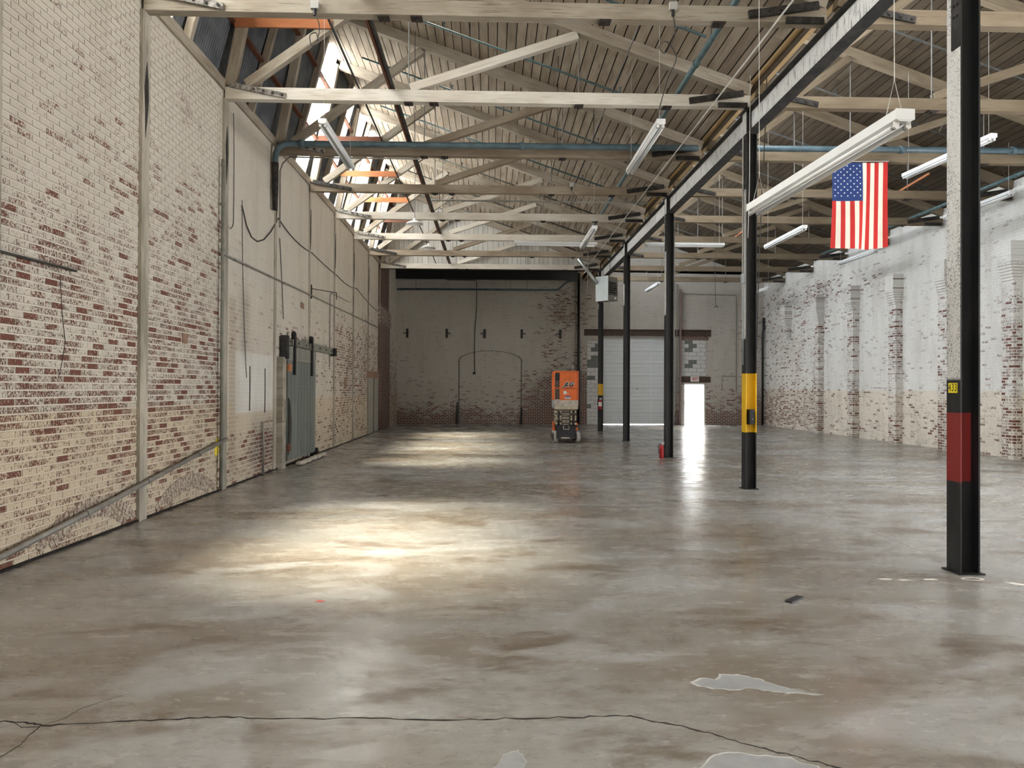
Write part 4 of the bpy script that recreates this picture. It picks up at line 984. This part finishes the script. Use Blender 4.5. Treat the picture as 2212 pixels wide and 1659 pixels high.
fm = flag.build('cloth', ['flagred', 'flagwhite', 'flagblue'], fo, True)
fm.data.polygons.foreach_set('use_smooth', [True]*len(fm.data.polygons))
st = MB()
for a in range(9):
    for b in range(11):
        if (a+b) % 2: continue
        u, v = 7/13*(a+1)/10, .42*(b+1)/12; c = Vector(fpt(u, v)); c.y -= .006
        pts = [c+Vector((math.sin(math.pi*k/5)*q, -.001, math.cos(math.pi*k/5)*q)) for k, q in ((k, .020 if k % 2 == 0 else .0085) for k in range(10))]
        st.add(pts, [tuple(range(10))])
st.build('stars', 'inkwhite', fo)
MB().tube([(-.02, 0, .015), (FW+.02, 0, .045)], .008, 6).build('cord', 'wirelight', fo)
for u in (.02, .98): MB().tube([(u*FW, 0, .02), (u*FW, .05, .06)], .006, 5).build('tie', 'wirelight', fo)

# ================================================================== unit heater
ht = tag(empty('unit_heater', (4.27, 26.35, 4.98)), 'grey unit heater with louvres hanging in front of the last columns', 'heater')
ht.rotation_euler = (0, 0, math.radians(42))
w2, d2, hh = .28, .28, .87
MB().box(-w2, w2, -d2, d2, 0, hh).build('case', 'heatdark', ht)
MB().box(-w2-.012, -w2, -d2-.01, d2+.01, -.02, hh+.02).build('side_panel', 'heat', ht)
MB().box(-w2+.04, w2-.02, -d2-.004, -d2+.001, .2, hh-.18).build('opening', 'dark', ht)
for k in range(6): MB().bar((-w2+.03, -d2-.02, .24+k*.085), (w2-.02, -d2-.02, .24+k*.085), .05, .012, (0, -.5, 1)).build('louvre', 'heatdark', ht)
for k in range(5): MB().box(-w2+.07+k*.1, -w2+.078+k*.1, -d2-.03, -d2-.004, .2, hh-.18).build('fin', 'heatdark', ht)
MB().box(.1, .2, -d2-.003, -d2, .06, .13).build('rating_plate', 'sticker', ht)
fl_ = Matrix.Rotation(-math.radians(42), 3, 'Z')
def hl(x, y, z): return fl_ @ (Vector((x, y, z))-Vector((4.27, 26.35, 4.98)))
MB().tube([hl(4.0, 26.45, 5.62)]+[hl(*q) for q in arc((3.95, 26.42, 5.62), (3.84, 26.3, 5.66), (3.74, 26.25, 5.80), 4)]+[hl(3.16, 26.0, 6.50)], .065, 14).build('flue', 'zinc', ht, True)
MB().tube([hl(3.5, 25.8, 6.9), hl(3.48, 25.8, 5.5), hl(3.46, 25.8, 5.1), hl(3.6, 25.9, 5.08)], .016, 6).build('gas_line', 'conduit', ht, True)
for a in (4.13, 4.37): MB().tube([hl(a, 26.28, 5.84), hl(a, 26.28, 6.6)], .008, 5).build('hanger', 'bolt', ht)
MB().bar((-.26, -.3, -.02), (-.1, -.2, -.12), .02, .02).build('bracket', 'steelblue', ht)

# ================================================================== scissor lift
lf = tag(empty('scissor_lift', (2.43, 23.52, 0)), 'orange scissor lift with cream folded arms parked on the floor', 'lift'); lf.rotation_euler = (0, 0, math.radians(-3))
MB().box(-.30, .30, -.88, .82, .13, .50).build('chassis', 'hub', lf)
MB().box(-.36, .36, -.92, .86, .50, .56).build('base_frame', 'blacksoot', lf)
MB().box(-.39, -.33, -.62, .6, .30, .62).build('battery_tray', 'orange_paint', lf); MB().box(.33, .39, -.62, .6, .30, .62).build('battery_tray', 'orange_paint', lf)
MB().tube([(-.09, -.93, .54), (-.085, -.98, .44), (.085, -.98, .44), (.09, -.93, .54)], .014, 6).build('tow_handle', 'greyplate', lf)
MB().box(-.16, .12, -.9, -.87, .14, .18).build('step_plate', 'greyplate', lf)
for sx, sy, turn in ((-1, -1, .22), (1, -1, .35), (-1, 1, 0), (1, 1, 0)):
    wl_ = empty('wheel', (sx*.345, sy*.66-.02, .19)); wl_.parent = lf; wl_.rotation_euler = (0, 0, turn)
    MB().tube([(-.065, 0, 0), (-.06, 0, 0), (.06, 0, 0), (.065, 0, 0)], [.165, .19, .19, .165], 24).build('tyre', 'rubber', wl_, True)
    MB().disc((sx*.06, 0, 0), (1, 0, 0), .13, .03, 20).build('rim', 'hub', wl_); MB().disc((sx*.075, 0, 0), (1, 0, 0), .055, .02, 14).build('hub_cap', 'ink', wl_); MB().disc((-sx*.06, 0, 0), (1, 0, 0), .13, .03, 20).build('rim', 'hub', wl_)
for k in range(4):
    z = .62+.115*k
    for x in (-.30, -.17, .17, .30):
        MB().bar((x, -.86, z+(.02 if k % 2 else -.01)), (x, .8, z-(.02 if k % 2 else -.01)), .05, .06).build('scissor_arm', 'cream', lf)
    MB().box(-.11, .11, -.80, -.74, z-.05, z+.035).build('cross_plate', 'cream', lf)
    MB().tube([(-.33, -.83, z), (.33, -.83, z)], .016, 8).build('pivot_pin', 'hub', lf)
MB().box(-.36, .37, -.93, .88, 1.07, 1.20).build('platform', 'cream', lf)
for a in ((-.40, .38, -.95, -.93), (-.40, .38, .88, .90)): MB().box(*a, 1.18, 1.36).build('toe_board', 'greyplate', lf)
for x in (-.40, .365): MB().box(x, x+.015, -.95, .90, 1.10, 1.36).build('toe_board', 'steelblue', lf)
R_ = .019
for y in (-.93, .88):
    for x in (-.38, .37): MB().tube([(x, y, 1.2), (x, y, 2.27)], R_, 8).build('rail_post', 'orange_paint', lf)
for x in (-.38, .37):
    for y in (-.3, .3): MB().tube([(x, y, 1.2), (x, y, 2.27)], R_, 8).build('rail_post', 'orange_paint', lf)
    for z in (1.74, 2.27): MB().tube([(x, -.93, z), (x, .88, z)], R_, 8).build('guard_rail', 'orange_paint', lf)
for z in (1.74, 2.27):
    for y in (-.93, .88): MB().tube([(-.38, y, z), (.37, y, z)], R_, 8).build('guard_rail', 'orange_paint', lf)
MB().box(-.21, -.15, -.955, -.925, 1.36, 2.27).build('gate_stile', 'orange_paint', lf)
up_ = MB().box(-.18, .34, -.950, -.935, 1.77, 2.23).build('gate_panel', 'orange_paint', lf)
lo_ = MB().box(-.18, .31, -.950, -.935, 1.36, 1.71).build('gate_panel', 'orange_paint', lf)
text('logo_outline', 'JLG', .17, 'inkwhite', face_cam(.07, -.952, 1.855), up_, .001, .35, 1.12, .019)
text('logo', 'JLG', .17, 'ink', face_cam(.07, -.956, 1.855), up_, .001, .35, 1.12, .009)
for sx, sz in ((-.05, 2.18), (.1, 2.18), (-.05, 2.03), (.1, 2.03)): MB().tube([(sx, -.955, sz+.02), (sx+.015, -.962, sz-.02)], .007, 5).build('hook', 'ink', up_)
MB().box(-.09, .01, -.954, -.950, 1.55, 1.65).build('notice', 'sticker', lo_); MB().box(.03, .065, -.954, -.950, 1.57, 1.60).build('notice', 'sticker', lo_)
s_ = MB().box(-.04, .13, -.954, -.950, 1.40, 1.49).build('notice', 'sticker', lo_); MB().box(-.04, .13, -.956, -.954, 1.46, 1.49).build('print', 'inkblue', s_)
for k in range(3): MB().box(-.02, .11, -.956, -.954, 1.41+k*.015, 1.417+k*.015).build('print', 'inkblue', s_)
MB().tube([(.2, -.6, 2.27), (.25, -.6, 2.5)], .006, 5).build('antenna', 'wirelight', lf)
MB().box(-.3, -.12, .2, .5, 2.0, 2.25).build('control_box', 'hub', lf)

# ================================================================== end-wall fittings
pipe('sprinkler_main', [(-4.5, 34.1, 6.43), (3.1, 34.1, 6.46)]+arc((3.1, 34.1, 6.46), (3.25, 34.1, 6.5), (3.4, 34.1, 6.66), 3)+[(3.62, 34.1, 6.85), (4.1, 34.1, 6.94)], .05, 'bluepipe', 'dark blue pipe along the top of the recess end wall', couplings=[((-4.3, 34.1, 6.43), (1, 0, 0))], hang=[(-3.6, 34.1, 6.43), (.9, 34.1, 6.45), (1.7, 34.1, 6.45)], htop=7.4)
pipe('down_pipe', [(4.2, 34.3, .02), (4.2, 34.3, 7.3)], .06, 'black', 'thick black down pipe on the end wall behind the lift')
pipe('down_pipe', [(13.12, 34.15, .02), (13.12, 34.15, 4.4), (13.18, 34.2, 4.7), (13.2, 34.25, 5.2)], .055, 'black', 'black down pipe in the corner by the pilaster wall')
pipe('wall_conduit', [(4.05, 34.33, 2.2), (4.05, 34.33, 6.9)], .014, 'conduit', 'thin pale conduit left of the black down pipe', 'conduit', n=6)
pipe('wall_conduit', [(-2.16, 34.33, 6.93), (-.8, 34.33, 6.92), (-.72, 34.33, 6.85), (-.72, 34.33, 5.5), (-.80, 34.33, 4.4), (-.80, 34.33, 2.5)], .018, 'wire', 'black conduit hanging down the recess wall into the blocked arch', 'conduit', n=6)
MBk = tag(MB().box(-.07, .07, -.05, 0, -.05, .05).build('switch_box', 'ink', None, False, (-.82, YF-.03, 2.45)), 'small black box at the end of the hanging conduit', 'switch box')
for k, xx in enumerate((-4.04, -2.15, -.33, 1.46, 3.32)):
    a_ = tag(empty('wall_anchor', (xx, YF, 4.36)), '%s black cross-shaped wall anchor of the row on the recess wall' % ('first', 'second', 'third', 'fourth', 'fifth')[k], 'wall anchor', 'iron wall anchors')
    MB().box(-.055, .055, -.03, 0, -.22, .22).build('plate', 'black', a_)
    s_ = (-1, 1, -1, 1, -1)[k]; MB().tube([(0, -.03, 0), (s_*.12, -.06, .01), (s_*.2, -.05, -.02)], .022, 6).build('arm', 'black', a_); MB().disc((0, -.04, 0), (0, 1, 0), .045, .04, 8).build('nut', 'black', a_)
mp = tag(MB().box(-.04, .04, -.14, 0, 0, 6.55).build('steel_post', 'lilac', None, False, (9.12, YF-.105, 0)), 'mauve steel post between the roller door and the exit door', 'post')
pipe('door_conduit', [(8.80, 34.15, .0), (8.80, 34.15, 6.9)], .035, 'zinc', 'galvanised pipe beside the roller door track', n=8)
pipe('door_conduit', [(8.95, 34.2, .0), (8.95, 34.2, 6.8)], .02, 'conduit', 'thin grey pipe beside the mauve post', n=7)
pipe('wall_conduit', [(11.9, 34.36, 1.6), (11.9, 34.36, 6.25), (11.8, 34.36, 6.32), (9.3, 34.36, 6.36)], .014, 'conduit', 'thin conduit bending across the wall above the exit door', 'conduit', n=6)
pipe('wall_conduit', [(11.2, 34.36, 1.7), (11.2, 34.36, 2.35), (11.9, 34.36, 2.37)], .012, 'conduit', 'short bent conduit right of the exit door', 'conduit', n=6)
kb = tag(empty('door_lamp', (9.27, YF-.05, 1.75)), 'small round lamp box beside the exit door', 'lamp'); MB().box(-.05, .05, -.02, .03, -.07, .09).build('box', 'box_grey', kb); MB().disc((0, -.03, .03), (0, 1, 0), .035, .03, 12).build('lens', 'tube', kb)
pk = tag(MB().tube([(0, 0, 0), (0, 0, .5), (0, 0, 1.05)], [.05, .045, .03], 8).build('iron_stake', 'black', None, False, (-1.62, 34.3, 0)), 'black iron stake leaning by the blocked arch', 'stake')
pk2 = tag(MB().tube([(0, 0, 0), (0, 0, .4), (0, 0, .8)], [.05, .045, .03], 8).build('iron_stake', 'black', None, False, (1.46, 34.3, 0)), 'short black iron stake at the lift side of the blocked arch', 'stake')
